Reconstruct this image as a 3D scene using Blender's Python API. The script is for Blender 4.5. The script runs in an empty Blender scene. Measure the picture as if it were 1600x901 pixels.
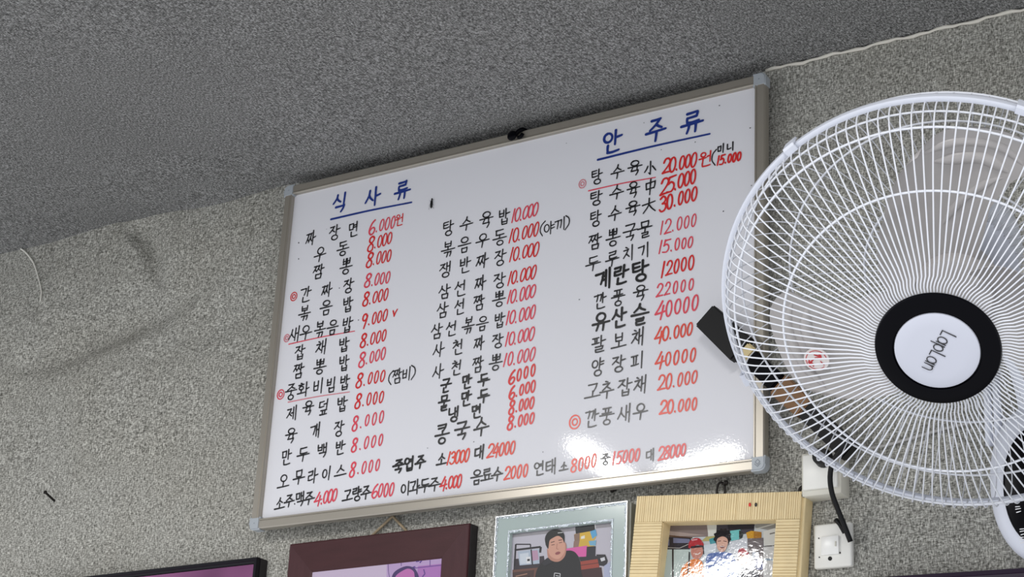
import bpy, bmesh, math, random
from mathutils import Vector, Matrix
random.seed(7)
S = bpy.context.scene
COL = S.collection

# ------------------------------------------------------------------ camera
F_PX = 2913.5                                   # focal length in pixels of the 1600x901 photograph
CAM = Vector((1.95033524, -2.20380547, -0.70531386))
RIGHT = Vector((0.84046492, 0.53944269, 0.05118891))
UP = Vector((0.15739955, -0.33343843, 0.92953978))
FWD = Vector((-0.51850179, 0.77318846, 0.36515134))
cd = bpy.data.cameras.new('camera')
cam = bpy.data.objects.new('camera', cd)
COL.objects.link(cam)
cd.sensor_width = 36.0
cd.lens = F_PX / 1600 * 36
cd.clip_start = 0.05
m = Matrix((RIGHT, UP, -FWD)).transposed().to_4x4()
m.translation = CAM
cam.matrix_world = m
S.camera = cam

# ------------------------------------------------------------------ world, exposure
w = bpy.data.worlds.new('room_light')
S.world = w
w.use_nodes = True
bg = w.node_tree.nodes['Background']
bg.inputs[0].default_value = (0.95, 0.97, 1.0, 1)
bg.inputs[1].default_value = 0.68
S.view_settings.view_transform = 'Standard'
S.view_settings.look = 'None'
S.view_settings.gamma = 1
S.view_settings.use_curve_mapping = False
S.view_settings.exposure = 0.60

WALL = 0.03            # the wall's face; the whiteboard's face is at y = 0
CEIL = 0.625

# ceiling lamps: (x, y, size along x, size along y, yaw in degrees, watts)
LAMPS = [(-0.325, -1.64, 0.045, 0.36, -8, 10.0),
         (-0.105, -1.72, 0.28, 0.035, 24, 8.0),
         (1.70, -2.3, 0.20, 1.2, 0, 38.0)]  # long unseen lamp, added to lift the overall brightness

# ------------------------------------------------------------------ pixel rays
def ray(x, y):
    return RIGHT * ((x - 800) / F_PX) + UP * ((450.5 - y) / F_PX) + FWD
def at(x, y, Y=WALL):
    """the point on the plane y = Y seen at that pixel of the photograph"""
    d = ray(x, y)
    return CAM + d * ((Y - CAM.y) / d.y)
def at_plane(x, y, p, n):
    d = ray(x, y)
    return CAM + d * ((p - CAM).dot(n) / d.dot(n))

# ------------------------------------------------------------------ materials
def rgb(h):
    """sRGB 0..255 triple to linear"""
    return tuple(((c / 255) / 12.92 if c / 255 <= 0.04045 else ((c / 255 + 0.055) / 1.055) ** 2.4) for c in h) + (1,)
MATS = {}
def mat(name, col, rough=0.5, metal=0.0, spec=0.5, coat=0.0, noise=0.0, nscale=40, bump=0.0, bscale=200, trans=0.0, aniso=None):
    if name in MATS: return MATS[name]
    M = bpy.data.materials.new(name); M.use_nodes = True
    nt = M.node_tree; b = nt.nodes['Principled BSDF']
    c = rgb(col)
    b.inputs['Base Color'].default_value = c
    b.inputs['Roughness'].default_value = rough
    b.inputs['Metallic'].default_value = metal
    b.inputs['Specular IOR Level'].default_value = spec
    b.inputs['Coat Weight'].default_value = coat
    b.inputs['Coat Roughness'].default_value = 0.04
    if trans: b.inputs['Transmission Weight'].default_value = trans
    if noise or bump:
        tc = nt.nodes.new('ShaderNodeTexCoord')
        mp = nt.nodes.new('ShaderNodeMapping')
        if aniso: mp.inputs['Scale'].default_value = aniso
        nt.links.new(tc.outputs['Object'], mp.inputs['Vector'])
        if noise:
            nz = nt.nodes.new('ShaderNodeTexNoise'); nz.inputs['Scale'].default_value = nscale
            nz.inputs['Detail'].default_value = 4
            nt.links.new(mp.outputs[0], nz.inputs['Vector'])
            mx = nt.nodes.new('ShaderNodeMix'); mx.data_type = 'RGBA'
            nt.links.new(nz.outputs[0], mx.inputs[0])
            mx.inputs[6].default_value = tuple(v * (1 - noise) for v in c[:3]) + (1,)
            mx.inputs[7].default_value = tuple(min(1, v * (1 + noise)) for v in c[:3]) + (1,)
            nt.links.new(mx.outputs[2], b.inputs['Base Color'])
        if bump:
            n2 = nt.nodes.new('ShaderNodeTexNoise'); n2.inputs['Scale'].default_value = bscale
            nt.links.new(mp.outputs[0], n2.inputs['Vector'])
            bp = nt.nodes.new('ShaderNodeBump'); bp.inputs['Strength'].default_value = bump
            bp.inputs['Distance'].default_value = 0.001
            nt.links.new(n2.outputs[0], bp.inputs['Height'])
            nt.links.new(bp.outputs[0], b.inputs['Normal'])
    MATS[name] = M
    return M

def weave(name, dark, mid, light, a, b_, tint):
    """woven wallpaper: crossing threads of light and dark yarn"""
    M = bpy.data.materials.new(name); M.use_nodes = True
    nt = M.node_tree; N = nt.nodes.new; L = nt.links.new
    b = nt.nodes['Principled BSDF']; b.inputs['Roughness'].default_value = 0.95
    b.inputs['Specular IOR Level'].default_value = 0.1
    tc = N('ShaderNodeTexCoord')
    def nz(scale, sc, det=2.0):
        mp = N('ShaderNodeMapping'); mp.inputs['Scale'].default_value = sc
        L(tc.outputs['Object'], mp.inputs['Vector'])
        n = N('ShaderNodeTexNoise'); n.inputs['Scale'].default_value = scale
        n.inputs['Detail'].default_value = det; n.inputs['Roughness'].default_value = 0.6
        L(mp.outputs[0], n.inputs['Vector'])
        return n.outputs[0]
    h1, h2 = nz(1, a), nz(1, b_)
    fine = nz(700, (1, 1, 1), 1.0)
    big = nz(5, (1, 1, 1), 3.0)
    def mth(op, x, y):
        q = N('ShaderNodeMath'); q.operation = op
        for i, v in ((0, x), (1, y)):
            if isinstance(v, (int, float)): q.inputs[i].default_value = v
            else: L(v, q.inputs[i])
        return q.outputs[0]
    s = mth('ADD', mth('MULTIPLY', h1, 0.42), mth('MULTIPLY', h2, 0.42))
    s = mth('ADD', s, mth('MULTIPLY', fine, 0.16))
    rp = N('ShaderNodeValToRGB')
    e = rp.color_ramp.elements
    e[0].position = 0.39; e[0].color = rgb(dark)
    e[1].position = 0.63; e[1].color = rgb(light)
    k = e.new(0.5); k.color = rgb(mid)
    L(s, rp.inputs[0])
    mx = N('ShaderNodeMix'); mx.data_type = 'RGBA'; mx.blend_type = 'MULTIPLY'
    r2 = N('ShaderNodeValToRGB')
    r2.color_ramp.elements[0].position = 0.3; r2.color_ramp.elements[0].color = tint + (1,)
    r2.color_ramp.elements[1].position = 0.6; r2.color_ramp.elements[1].color = (1, 1, 1, 1)
    L(big, r2.inputs[0])
    mx.inputs[0].default_value = 1.0
    L(rp.outputs[0], mx.inputs[6]); L(r2.outputs[0], mx.inputs[7])
    L(mx.outputs[2], b.inputs['Base Color'])
    bp = N('ShaderNodeBump'); bp.inputs['Strength'].default_value = 0.5; bp.inputs['Distance'].default_value = 0.0012
    L(s, bp.inputs['Height']); L(bp.outputs[0], b.inputs['Normal'])
    return M

M_WALL = weave('woven_wall_fabric', (88, 87, 82), (149, 148, 142), (214, 213, 206), (165, 165, 540), (540, 540, 165), (0.93, 0.92, 0.90))
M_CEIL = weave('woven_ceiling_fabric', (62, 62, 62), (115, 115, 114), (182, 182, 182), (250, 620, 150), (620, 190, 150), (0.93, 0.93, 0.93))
M_BOARD = mat('glossy_white_enamel', (220, 220, 226), 0.038, spec=0.5, bump=0.03, bscale=260)
M_ALU = mat('brushed_aluminium', (162, 156, 146), 0.30, 0.55)
M_CAP = mat('grey_plastic_cap', (160, 166, 172), 0.4)
M_CAPM = mat('grey_plastic_mark', (118, 124, 132), 0.4)
M_BLK = mat('black_marker_ink', (14, 14, 18), 0.3)
M_BLUE = mat('blue_marker_ink', (24, 50, 128), 0.3, noise=0.3, nscale=60)
M_RED = mat('red_marker_ink', (205, 36, 38), 0.3)
M_PINK = mat('faded_red_marker_ink', (214, 66, 84), 0.3, noise=0.25, nscale=120)
M_ORNG = mat('orange_red_marker_ink', (212, 58, 38), 0.3)
M_ROSE = mat('pale_rose_marker_ink', (205, 120, 130), 0.35)
M_PLAST = mat('white_fan_plastic', (211, 215, 227), 0.4)
M_WIRE = mat('white_coated_wire', (222, 225, 233), 0.4)
M_BLADE = mat('pale_translucent_blade_plastic', (176, 172, 171), 0.38)
M_BLACKP = mat('glossy_black_plastic', (5, 5, 10), 0.3, spec=0.07)
M_BLACKM = mat('matte_black_plastic', (14, 14, 16), 0.45, spec=0.25)
M_IRON = mat('dark_iron', (34, 30, 28), 0.45, 0.6)
M_STRING = mat('white_string', (222, 220, 212), 0.8)
M_IVORY = mat('ivory_plastic', (232, 231, 226), 0.35)
M_IVORY2 = mat('ivory_plastic_worn', (206, 203, 192), 0.45)

# ------------------------------------------------------------------ object helpers
def obj(name, me, material=None, parent=None, loc=None, smooth=False):
    if isinstance(me, bmesh.types.BMesh):
        bm = me; me = bpy.data.meshes.new(name); bm.to_mesh(me); bm.free()
    o = bpy.data.objects.new(name, me); COL.objects.link(o)
    if material: me.materials.append(material)
    if smooth:
        for p in me.polygons: p.use_smooth = True
    if parent:
        o.parent = parent
        o.matrix_parent_inverse = Matrix.Identity(4)
    if loc is not None: o.location = loc
    return o
def tag(o, label, cat, group=None):
    o['label'] = label; o['category'] = cat
    if group: o['group'] = group
    return o
def thing(name, label, cat, loc=(0, 0, 0), rot=None, group=None):
    o = bpy.data.objects.new(name, None); COL.objects.link(o)
    o.empty_display_size = 0.02
    o.location = loc
    if rot is not None: o.rotation_mode = 'QUATERNION'; o.rotation_quaternion = rot
    return tag(o, label, cat, group)
def auto_smooth(o, deg=35):
    me = o.data
    for p in me.polygons: p.use_smooth = True
    bm = bmesh.new(); bm.from_mesh(me)
    for e in bm.edges:
        if len(e.link_faces) == 2 and e.calc_face_angle(0) > math.radians(deg): e.smooth = False
    bm.to_mesh(me); bm.free()
    return o
def box(bm, x0, x1, y0, y1, z0, z1, bev=0.0, seg=2):
    r = bmesh.ops.create_cube(bm, size=1)
    for v in r['verts']:
        v.co = Vector(((x0 + x1) / 2 + v.co.x * (x1 - x0), (y0 + y1) / 2 + v.co.y * (y1 - y0), (z0 + z1) / 2 + v.co.z * (z1 - z0)))
    if bev:
        es = list({e for v in r['verts'] for e in v.link_edges})
        bmesh.ops.bevel(bm, geom=es, offset=bev, segments=seg, affect='EDGES', profile=0.5)
def frame_of(t, ref=Vector((0.137, 0.31, 0.94))):
    a = t.cross(ref)
    if a.length < 1e-4: a = t.cross(Vector((1, 0, 0)))
    a.normalize()
    return a, t.cross(a).normalized()
def tube(bm, pts, r, n=6, closed=False, caps=True):
    pts = [Vector(p) for p in pts]; rings = []
    k = len(pts); a = None
    for i, p in enumerate(pts):
        if closed: t = pts[(i + 1) % k] - pts[i - 1]
        else: t = pts[min(i + 1, k - 1)] - pts[max(i - 1, 0)]
        t.normalize()
        if a is None: a, b = frame_of(t)
        else:
            a = a - t * a.dot(t)
            if a.length < 1e-6: a, b = frame_of(t)
            a.normalize(); b = t.cross(a)
        rr = r[i] if isinstance(r, (list, tuple)) else r
        rings.append([bm.verts.new(p + (a * math.cos(2 * math.pi * j / n) + b * math.sin(2 * math.pi * j / n)) * rr) for j in range(n)])
    for i in range(k if closed else k - 1):
        A, B = rings[i], rings[(i + 1) % k]
        sh = 0
        if closed and i == k - 1:       # best matching start
            sh = min(range(n), key=lambda s: (A[0].co - B[s].co).length)
        for j in range(n):
            bm.faces.new((A[j], A[(j + 1) % n], B[(j + 1 + sh) % n], B[(j + sh) % n]))
    if caps and not closed:
        bm.faces.new(rings[0][::-1]); bm.faces.new(rings[-1])
def lathe(bm, prof, n=64, close=False):
    """profile of (r, z) turned about local z"""
    rings = []
    for r, z in prof:
        if r < 1e-6: rings.append([bm.verts.new((0, 0, z))])
        else: rings.append([bm.verts.new((r * math.cos(2 * math.pi * j / n), r * math.sin(2 * math.pi * j / n), z)) for j in range(n)])
    idx = range(len(rings) if close else len(rings) - 1)
    for i in idx:
        A, B = rings[i], rings[(i + 1) % len(rings)]
        for j in range(n):
            q = (j + 1) % n
            if len(A) == 1 and len(B) == 1: continue
            if len(A) == 1: bm.faces.new((A[0], B[j], B[q]))
            elif len(B) == 1: bm.faces.new((A[j], A[q], B[0]))
            else: bm.faces.new((A[j], A[q], B[q], B[j]))
    bmesh.ops.recalc_face_normals(bm, faces=bm.faces)
def crom(pts, step):
    """smooth curve through points"""
    P = [Vector(p) for p in pts]
    if len(P) < 3: return P
    out = []
    Q = [P[0] * 2 - P[1]] + P + [P[-1] * 2 - P[-2]]
    for i in range(1, len(Q) - 2):
        p0, p1, p2, p3 = Q[i - 1:i + 3]
        n = max(2, int((p2 - p1).length / step))
        for k in range(n):
            t = k / n
            out.append(0.5 * (2 * p1 + (p2 - p0) * t + (2 * p0 - 5 * p1 + 4 * p2 - p3) * t * t + (3 * p1 - p0 - 3 * p2 + p3) * t ** 3))
    out.append(P[-1])
    return out

# ------------------------------------------------------------------ the setting
def sstep(x): x = max(0, min(1, x)); return x * x * (3 - 2 * x)
def gline(a, b, n):
    return [a + (b - a) * i / n for i in range(n)]
def path_dist(p, path):
    """signed distance to a polyline in the wall plane and the fraction along it"""
    best = None; tot = sum((path[i + 1] - path[i]).length for i in range(len(path) - 1)); acc = 0
    for i in range(len(path) - 1):
        a, b = path[i], path[i + 1]; ab = b - a; L = ab.length
        t = max(0, min(1, (p - a).dot(ab) / (L * L)))
        q = a + ab * t; d = (p - q).length
        s = ab.x * (p.y - a.y) - ab.y * (p.x - a.x)
        if best is None or d < best[0]: best = (d, 1 if s > 0 else -1, (acc + t * L) / tot)
        acc += L
    return best
def w2(x, y):
    q = at(x, y); return Vector((q.x, q.z))
FOLD_A = [w2(*p) for p in ((196, 352), (222, 372), (234, 400), (238, 432), (230, 455))]
FOLD_B = [w2(*p) for p in ((335, 428), (285, 470), (235, 498), (180, 520), (90, 560), (20, 575))]
FOLD_C = [w2(*p) for p in ((430, 470), (370, 500), (300, 522), (210, 560))]
FOLD_D = [w2(*p) for p in ((62, 480), (48, 520), (20, 570))]
FOLD_E = [w2(*p) for p in ((130, 372), (110, 420), (60, 500))]
def fold(p, path, amp, wd, sharp):
    d, s, t = path_dist(p, path)
    if d > wd * 4: return 0
    taper = math.sin(math.pi * min(max(t, 0.04), 0.96)) ** 0.6
    w_ = wd if s > 0 else wd * sharp
    return amp * taper * math.exp(-(d / w_) ** 2)
def wall_y(x, z):
    """how far the loose wallpaper bulges off the wall (towards the room)"""
    if x > 0.05 or z < 0.1: return 0
    p = Vector((x, z)); f = sstep((0.05 - x) / 0.12) * sstep((z - 0.1) / 0.15)
    h = 0
    h += fold(p, FOLD_A, -0.020, 0.034, 0.32)
    h += fold(p, FOLD_B, -0.017, 0.022, 2.6)
    h += fold(p, FOLD_C, -0.008, 0.03, 1.8)
    h += fold(p, FOLD_D, 0.007, 0.04, 0.6)
    h += fold(p, FOLD_E, 0.006, 0.05, 0.9)
    h += 0.010 * math.exp(-((x + 0.25) / 0.22) ** 2 - ((z - 0.60) / 0.10) ** 2)
    h += 0.004 * math.sin(x * 9 + z * 5) * math.sin(z * 11 - x * 3 + 1) 
    return h * f
def sag(x):
    return 0.016 * math.exp(-((x + 0.18) / 0.11) ** 2) - 0.004 * math.exp(-((x + 0.42) / 0.08) ** 2) + 0.004 * math.exp(-((x + 0.62) / 0.1) ** 2) + 0.0095 * sstep((x + 0.03) / 0.1) * sstep((0.895 - x) / 0.06)
def make_wall():
    xs = gline(-1.7, -1.0, 14) + gline(-1.0, 0.06, 176) + gline(0.06, 2.9, 50) + [2.9]
    zs = gline(-1.75, 0.1, 40) + gline(0.1, CEIL + 0.03, 90) + [CEIL + 0.03]
    vs = [(x, WALL - wall_y(x, z), z) for z in zs for x in xs]
    n = len(xs)
    fs = [(j * n + i, j * n + i + 1, (j + 1) * n + i + 1, (j + 1) * n + i) for j in range(len(zs) - 1) for i in range(n - 1)]
    me = bpy.data.meshes.new('wall_back'); me.from_pydata(vs, [], fs)
    o = obj('wall_back', me, M_WALL, smooth=True); o['kind'] = 'structure'
def make_ceiling():
    xs = gline(-1.7, -1.0, 14) + gline(-1.0, 0.06, 90) + gline(0.06, 0.8, 20) + gline(.8, .92, 14) + gline(.92, 2.9, 26) + [2.9]
    ys = [WALL + 0.02 - 0.26 * (k / 26) for k in range(26)] + gline(-0.21, -4.2, 60) + [-4.2]
    vs = []
    for y in ys:
        for x in xs:
            d = WALL - y
            h = CEIL - sag(x) * math.exp(-max(0, d) / 0.07)
            h += 0.0025 * math.sin(x * 5 + y * 4) * math.sin(y * 6 - x * 2) * sstep(d / 0.2)
            vs.append((x, y, h))
    n = len(xs)
    fs = [(j * n + i, j * n + i + 1, (j + 1) * n + i + 1, (j + 1) * n + i) for j in range(len(ys) - 1) for i in range(n - 1)]
    me = bpy.data.meshes.new('ceiling'); me.from_pydata(vs, [], fs)
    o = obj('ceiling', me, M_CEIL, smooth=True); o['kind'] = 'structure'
    # white flecks stuck to the ceiling
    for px, py, r in ((826, 133, 0.0022), (797, 140, 0.0010), (850, 130, 0.0010)):
        d = ray(px, py); p = CAM + d * ((CEIL - CAM.z) / d.z)
        bm = bmesh.new(); bmesh.ops.create_icosphere(bm, subdivisions=2, radius=r, matrix=Matrix.Translation(p) @ Matrix.Diagonal((1.3, 1, 0.9, 1)))
        obj('speck', bm, M_STRING, o)
def make_trim():
    bm = bmesh.new()
    pts = []
    for i in range(60):
        x = 0.885 + i * 0.012
        pts.append((x, WALL - 0.003, CEIL - 0.003 + 0.0012 * math.sin(i * 0.9) + 0.001 * math.sin(i * 2.3)))
    tube(bm, pts, [0.0024 + 0.0006 * math.sin(i * 1.7) for i in range(60)], 8)
    o = obj('trim_1', bm, mat('white_caulk', (214, 210, 200), 0.7), smooth=True); o['kind'] = 'structure'
make_wall(); make_ceiling(); make_trim()

# ------------------------------------------------------------------ ceiling lamps (two mirrored in the whiteboard, the long one an added unseen fill)
def make_lamp(spec, label, drop=0.0, up=0.0):
    x, y, sx, sy, yaw, watts = spec
    z = CEIL - 0.002
    t = thing('ceiling_lamp', label, 'lamp', (x, y, z), Matrix.Rotation(math.radians(yaw), 3, 'Z').to_quaternion(), 'ceiling lamps')
    bm = bmesh.new(); box(bm, -sx / 2 - .012, sx / 2 + .012, -sy / 2 - .012, sy / 2 + .012, -0.03 - drop, -drop, 0.004)
    obj('housing', bm, M_IVORY, t)
    def area(name, z_, e, flip):
        ld = bpy.data.lights.new(name, 'AREA'); ld.shape = 'RECTANGLE'
        ld.size = sx; ld.size_y = sy; ld.energy = e; ld.color = (1, 0.985, 0.96)
        lo = bpy.data.objects.new(name, ld); COL.objects.link(lo); lo.parent = t; lo.location = (0, 0, z_)
        if flip: lo.rotation_euler = (math.pi, 0, 0)
    area('lamp_light', -0.032 - drop, watts, False)
    if up:
        area('lamp_uplight', .002 - drop, up, True)
        for sy_ in (-.4, .4):
            bm = bmesh.new(); tube(bm, [(0, sy_ * sy, -drop), (0, sy_ * sy, 0)], .004, 10); obj('rod', bm, M_IVORY, t)

# ------------------------------------------------------------------ stroke lettering
def ell(cx, cy, rx, ry, a0=100, sweep=375, n=14):
    return [(cx + rx * math.cos(math.radians(a0 + sweep * i / n)), cy + ry * math.sin(math.radians(a0 + sweep * i / n))) for i in range(n + 1)]
GI = {  # consonants in a unit box, y up; each stroke a list of points
 'ㄱ': [[(0, .86), (.5, .9), (.92, .96)], [(.92, .96), (.84, .5), (.62, .0)]],
 'ㄴ': [[(.1, 1), (.08, .5), (.1, .12)], [(.1, .12), (.5, .08), (1, .22)]],
 'ㄷ': [[(.08, .88), (.5, .9), (.92, .97)], [(.1, .88), (.08, .5), (.1, .1)], [(.1, .1), (.5, .08), (1, .18)]],
 'ㄹ': [[(.08, .9), (.5, .94), (.86, 1)], [(.86, 1), (.84, .8), (.8, .58)], [(.8, .58), (.5, .53), (.12, .5)], [(.12, .5), (.1, .3), (.12, .06)], [(.12, .06), (.5, .04), (1, .14)]],
 'ㅁ': [[(.12, .88), (.12, .5), (.16, .06)], [(.12, .88), (.5, .9), (.88, .96)], [(.88, .96), (.86, .5), (.8, .06)], [(.16, .06), (.5, .06), (.82, .08)]],
 'ㅂ': [[(.14, 1), (.13, .5), (.16, .04)], [(.84, 1), (.84, .5), (.8, .04)], [(.15, .5), (.5, .52), (.83, .56)], [(.16, .05), (.5, .06), (.8, .08)]],
 'ㅅ': [[(.52, 1), (.42, .55), (.0, .0)], [(.46, .62), (.66, .36), (.98, .14)]],
 'ㅇ': [ell(.5, .48, .42, .46)],
 'ㅈ': [[(.1, .9), (.5, .92), (.86, .98)], [(.8, .96), (.5, .5), (.0, .02)], [(.5, .52), (.72, .3), (.98, .14)]],
 'ㅊ': [[(.38, 1.12), (.5, 1.08), (.64, 1.02)], [(.08, .78), (.5, .82), (.88, .88)], [(.8, .86), (.5, .46), (.0, .0)], [(.5, .48), (.72, .28), (.98, .12)]],
 'ㅋ': [[(0, .88), (.5, .92), (.9, .98)], [(.9, .98), (.82, .5), (.6, .0)], [(.08, .44), (.45, .48), (.84, .54)]],
 'ㅌ': [[(.08, .94), (.5, .97), (.9, 1.02)], [(.1, .5), (.5, .53), (.88, .58)], [(.08, .92), (.07, .5), (.1, .08)], [(.1, .08), (.5, .06), (1, .18)]],
 'ㅍ': [[(.06, .9), (.5, .93), (.94, .98)], [(.34, .88), (.36, .5), (.36, .14)], [(.68, .92), (.66, .5), (.62, .16)], [(.0, .08), (.5, .1), (1, .18)]],
 'ㅎ': [[(.36, 1.14), (.5, 1.1), (.62, 1.05)], [(.04, .78), (.5, .82), (.94, .9)], ell(.5, .3, .36, .32)],
}
def dbl(c):
    a = [[(x * .52, y) for x, y in s] for s in GI[c]]
    b = [[(.48 + x * .52, y + .03) for x, y in s] for s in GI[c]]
    return a + b
GI['ㄲ'] = dbl('ㄱ'); GI['ㅃ'] = dbl('ㅂ'); GI['ㅉ'] = dbl('ㅈ')
V_ = [(.62, 1), (.60, .5), (.58, 0)]
GV = {  # vertical vowels
 'ㅣ': [V_], 'ㅏ': [[(.42, 1), (.40, .5), (.38, 0)], [(.42, .5), (.7, .53), (.95, .57)]],
 'ㅑ': [[(.42, 1), (.40, .5), (.38, 0)], [(.42, .64), (.7, .66), (.95, .7)], [(.42, .4), (.7, .42), (.95, .46)]],
 'ㅐ': [[(.26, .92), (.26, .5), (.24, .06)], [(.28, .5), (.5, .52), (.72, .54)], [(.76, 1.02), (.75, .5), (.73, -.06)]],
 'ㅓ': [[(.04, .52), (.3, .55), (.6, .57)], V_],
 'ㅕ': [[(.05, .66), (.3, .68), (.6, .7)], [(.02, .42), (.3, .44), (.6, .46)], V_],
 'ㅔ': [[(.0, .5), (.2, .52), (.36, .54)], [(.4, .92), (.39, .5), (.37, .06)], [(.8, 1.02), (.79, .5), (.77, -.06)]],
 'ㅖ': [[(.0, .6), (.2, .62), (.36, .64)], [(.0, .4), (.2, .42), (.36, .44)], [(.4, .92), (.39, .5), (.37, .06)], [(.8, 1.02), (.79, .5), (.77, -.06)]],
}
GH = {  # horizontal vowels
 'ㅡ': [[(0, .45), (.5, .5), (1, .58)]],
 'ㅗ': [[(.5, 1), (.5, .7), (.48, .32)], [(0, .22), (.5, .27), (1, .36)]],
 'ㅛ': [[(.34, 1), (.35, .7), (.36, .3)], [(.66, 1), (.65, .7), (.62, .32)], [(0, .22), (.5, .27), (1, .36)]],
 'ㅜ': [[(0, .74), (.5, .8), (1, .88)], [(.52, .8), (.51, .45), (.48, -.05)]],
 'ㅠ': [[(0, .74), (.5, .8), (1, .88)], [(.36, .78), (.34, .45), (.26, .0)], [(.66, .82), (.66, .45), (.64, -.02)]],
}
CH = 'ㄱㄲㄴㄷㄸㄹㅁㅂㅃㅅㅆㅇㅈㅉㅊㅋㅌㅍㅎ'
JU = 'ㅏㅐㅑㅒㅓㅔㅕㅖㅗㅘㅙㅚㅛㅜㅝㅞㅟㅠㅡㅢㅣ'
JO = ' ㄱㄲㄳㄴㄵㄶㄷㄹㄺㄻㄼㄽㄾㄿㅀㅁㅂㅄㅅㅆㅇㅈㅊㅋㅌㅍㅎ'
def put(strokes, x0, y0, x1, y1):
    return [[(x0 + x * (x1 - x0), y0 + y * (y1 - y0)) for x, y in s] for s in strokes]
LAT = {
 '0': [ell(.5, .5, .30, .5, 115, 380, 16)],
 '1': [[(.56, 1), (.5, .5), (.44, 0)]],
 '2': [[(.16, .74), (.3, .97), (.6, 1), (.82, .8), (.7, .52), (.4, .24), (.12, .02)], [(.12, .02), (.5, .05), (.94, .06)]],
 '3': [[(.18, .86), (.5, 1.02), (.8, .82), (.68, .6), (.42, .52)], [(.42, .52), (.74, .48), (.86, .26), (.66, .02), (.32, -.02), (.1, .14)]],
 '4': [[(.6, 1), (.34, .62), (.04, .3)], [(.04, .3), (.5, .33), (1, .4)], [(.74, .72), (.7, .4), (.6, -.08)]],
 '5': [[(.3, 1), (.25, .75), (.2, .55)], [(.2, .55), (.5, .66), (.78, .5), (.8, .22), (.56, .0), (.1, .04)], [(.3, .98), (.6, 1), (.95, 1.02)]],
 '6': [[(.72, 1), (.4, .8), (.2, .46), (.16, .2), (.4, -.02), (.7, .06), (.84, .3), (.68, .48), (.4, .42), (.2, .26)]],
 '8': [[(.78, .86), (.56, 1), (.28, .92), (.24, .7), (.5, .54), (.76, .34), (.74, .08), (.46, -.02), (.18, .1), (.2, .34), (.48, .52), (.74, .68), (.8, .86), (.7, .96)]],
 '9': [[(.76, .74), (.6, .98), (.3, .96), (.18, .7), (.36, .5), (.64, .58), (.78, .82)], [(.78, .84), (.7, .45), (.5, -.08)]],
 '.': [[(.46, .06), (.5, .0), (.53, -.02)]],
 '(': [[(.75, 1.05), (.42, .75), (.34, .3), (.6, -.1)]],
 ')': [[(.3, 1.05), (.62, .8), (.66, .35), (.3, -.1)]],
 'v': [[(.1, .9), (.25, .5), (.38, .1)], [(.38, .1), (.6, .6), (.9, 1)]],
 '小': [[(.52, 1), (.52, .5), (.5, .02)], [(.5, .02), (.44, .06), (.38, .14)], [(.3, .62), (.2, .4), (.04, .2)], [(.7, .62), (.84, .44), (.98, .26)]],
 '中': [[(.12, .8), (.14, .55), (.18, .32)], [(.12, .8), (.5, .84), (.9, .88)], [(.9, .88), (.88, .6), (.82, .36)], [(.18, .34), (.5, .36), (.84, .4)], [(.52, 1.08), (.51, .5), (.5, -.06)]],
 '大': [[(.0, .6), (.5, .66), (1, .74)], [(.54, 1.02), (.46, .5), (.04, .0)], [(.5, .6), (.7, .3), (1, .02)]],
 'L': [[(.14, 1), (.14, .5), (.14, 0)], [(.14, 0), (.4, 0), (.68, 0)]],
 'a': [ell(.42, .32, .34, .33, 0, 360, 16), [(.78, .66), (.78, .33), (.78, -.02)]],
 'p': [[(.14, .66), (.14, .2), (.14, -.34)], ell(.5, .32, .34, .33, 0, 360, 16)],
 'n': [[(.14, .66), (.14, .3), (.14, -.02)], [(.14, .3), (.2, .56), (.46, .66), (.68, .54), (.72, .3), (.72, -.02)]],
}
def glyph(ch):
    if ch in LAT: return LAT[ch]
    k = ord(ch) - 0xAC00
    if not 0 <= k < 11172: return []
    c, v, f = CH[k // 588], JU[k % 588 // 28], JO[k % 28]
    fin = f != ' '
    out = []
    if v in GV:
        wide = c in 'ㄲㅃㅉ' 
        ix = .60 if wide else .52
        vx = ix - (.12 if v in 'ㅏㅑㅣ' else .06)
        if v in 'ㅔㅖㅓㅕ': vx = ix - .06
        if fin:
            out += put(GI[c], 0, .48, ix, .96)
            out += put(GV[v], vx, .34, 1.0, 1.04)
            out += put(GI[f], .20, -.06, .86, .32)
        else:
            out += put(GI[c], 0, .18, ix, .86)
            out += put(GV[v], vx, -.02, 1.0, 1.04)
    elif v in GH:
        if fin:
            up = v in 'ㅗㅛ'
            out += put(GI[c], .14, .64 if not up else .67, .86, 1.05)
            out += put(GH[v], -.06, .36 if up else .33, 1.06, .70 if up else .66)
            out += put(GI[f], .2, -.06, .8, .30)
        else:
            out += put(GI[c], .16, .5, .84, 1)
            out += put(GH[v], -.06, 0, 1.06, .52)
    else:
        hv, vv = {'ㅘ': ('ㅗ', 'ㅏ'), 'ㅝ': ('ㅜ', 'ㅓ')}[v]
        if fin:
            out += put(GI[c], .08, .66, .54, 1.0); out += put(GH[hv], .02, .28, .60, .62)
            out += put(GV[vv], .66, .24, 1.05, 1.02); out += put(GI[f], .22, -.08, .92, .22)
        else:
            out += put(GI[c], .04, .5, .58, .92); out += put(GH[hv], -.04, .12, .7, .5)
            out += put(GV[vv], .56, -.04, 1.05, 1.04)
    return out
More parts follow.
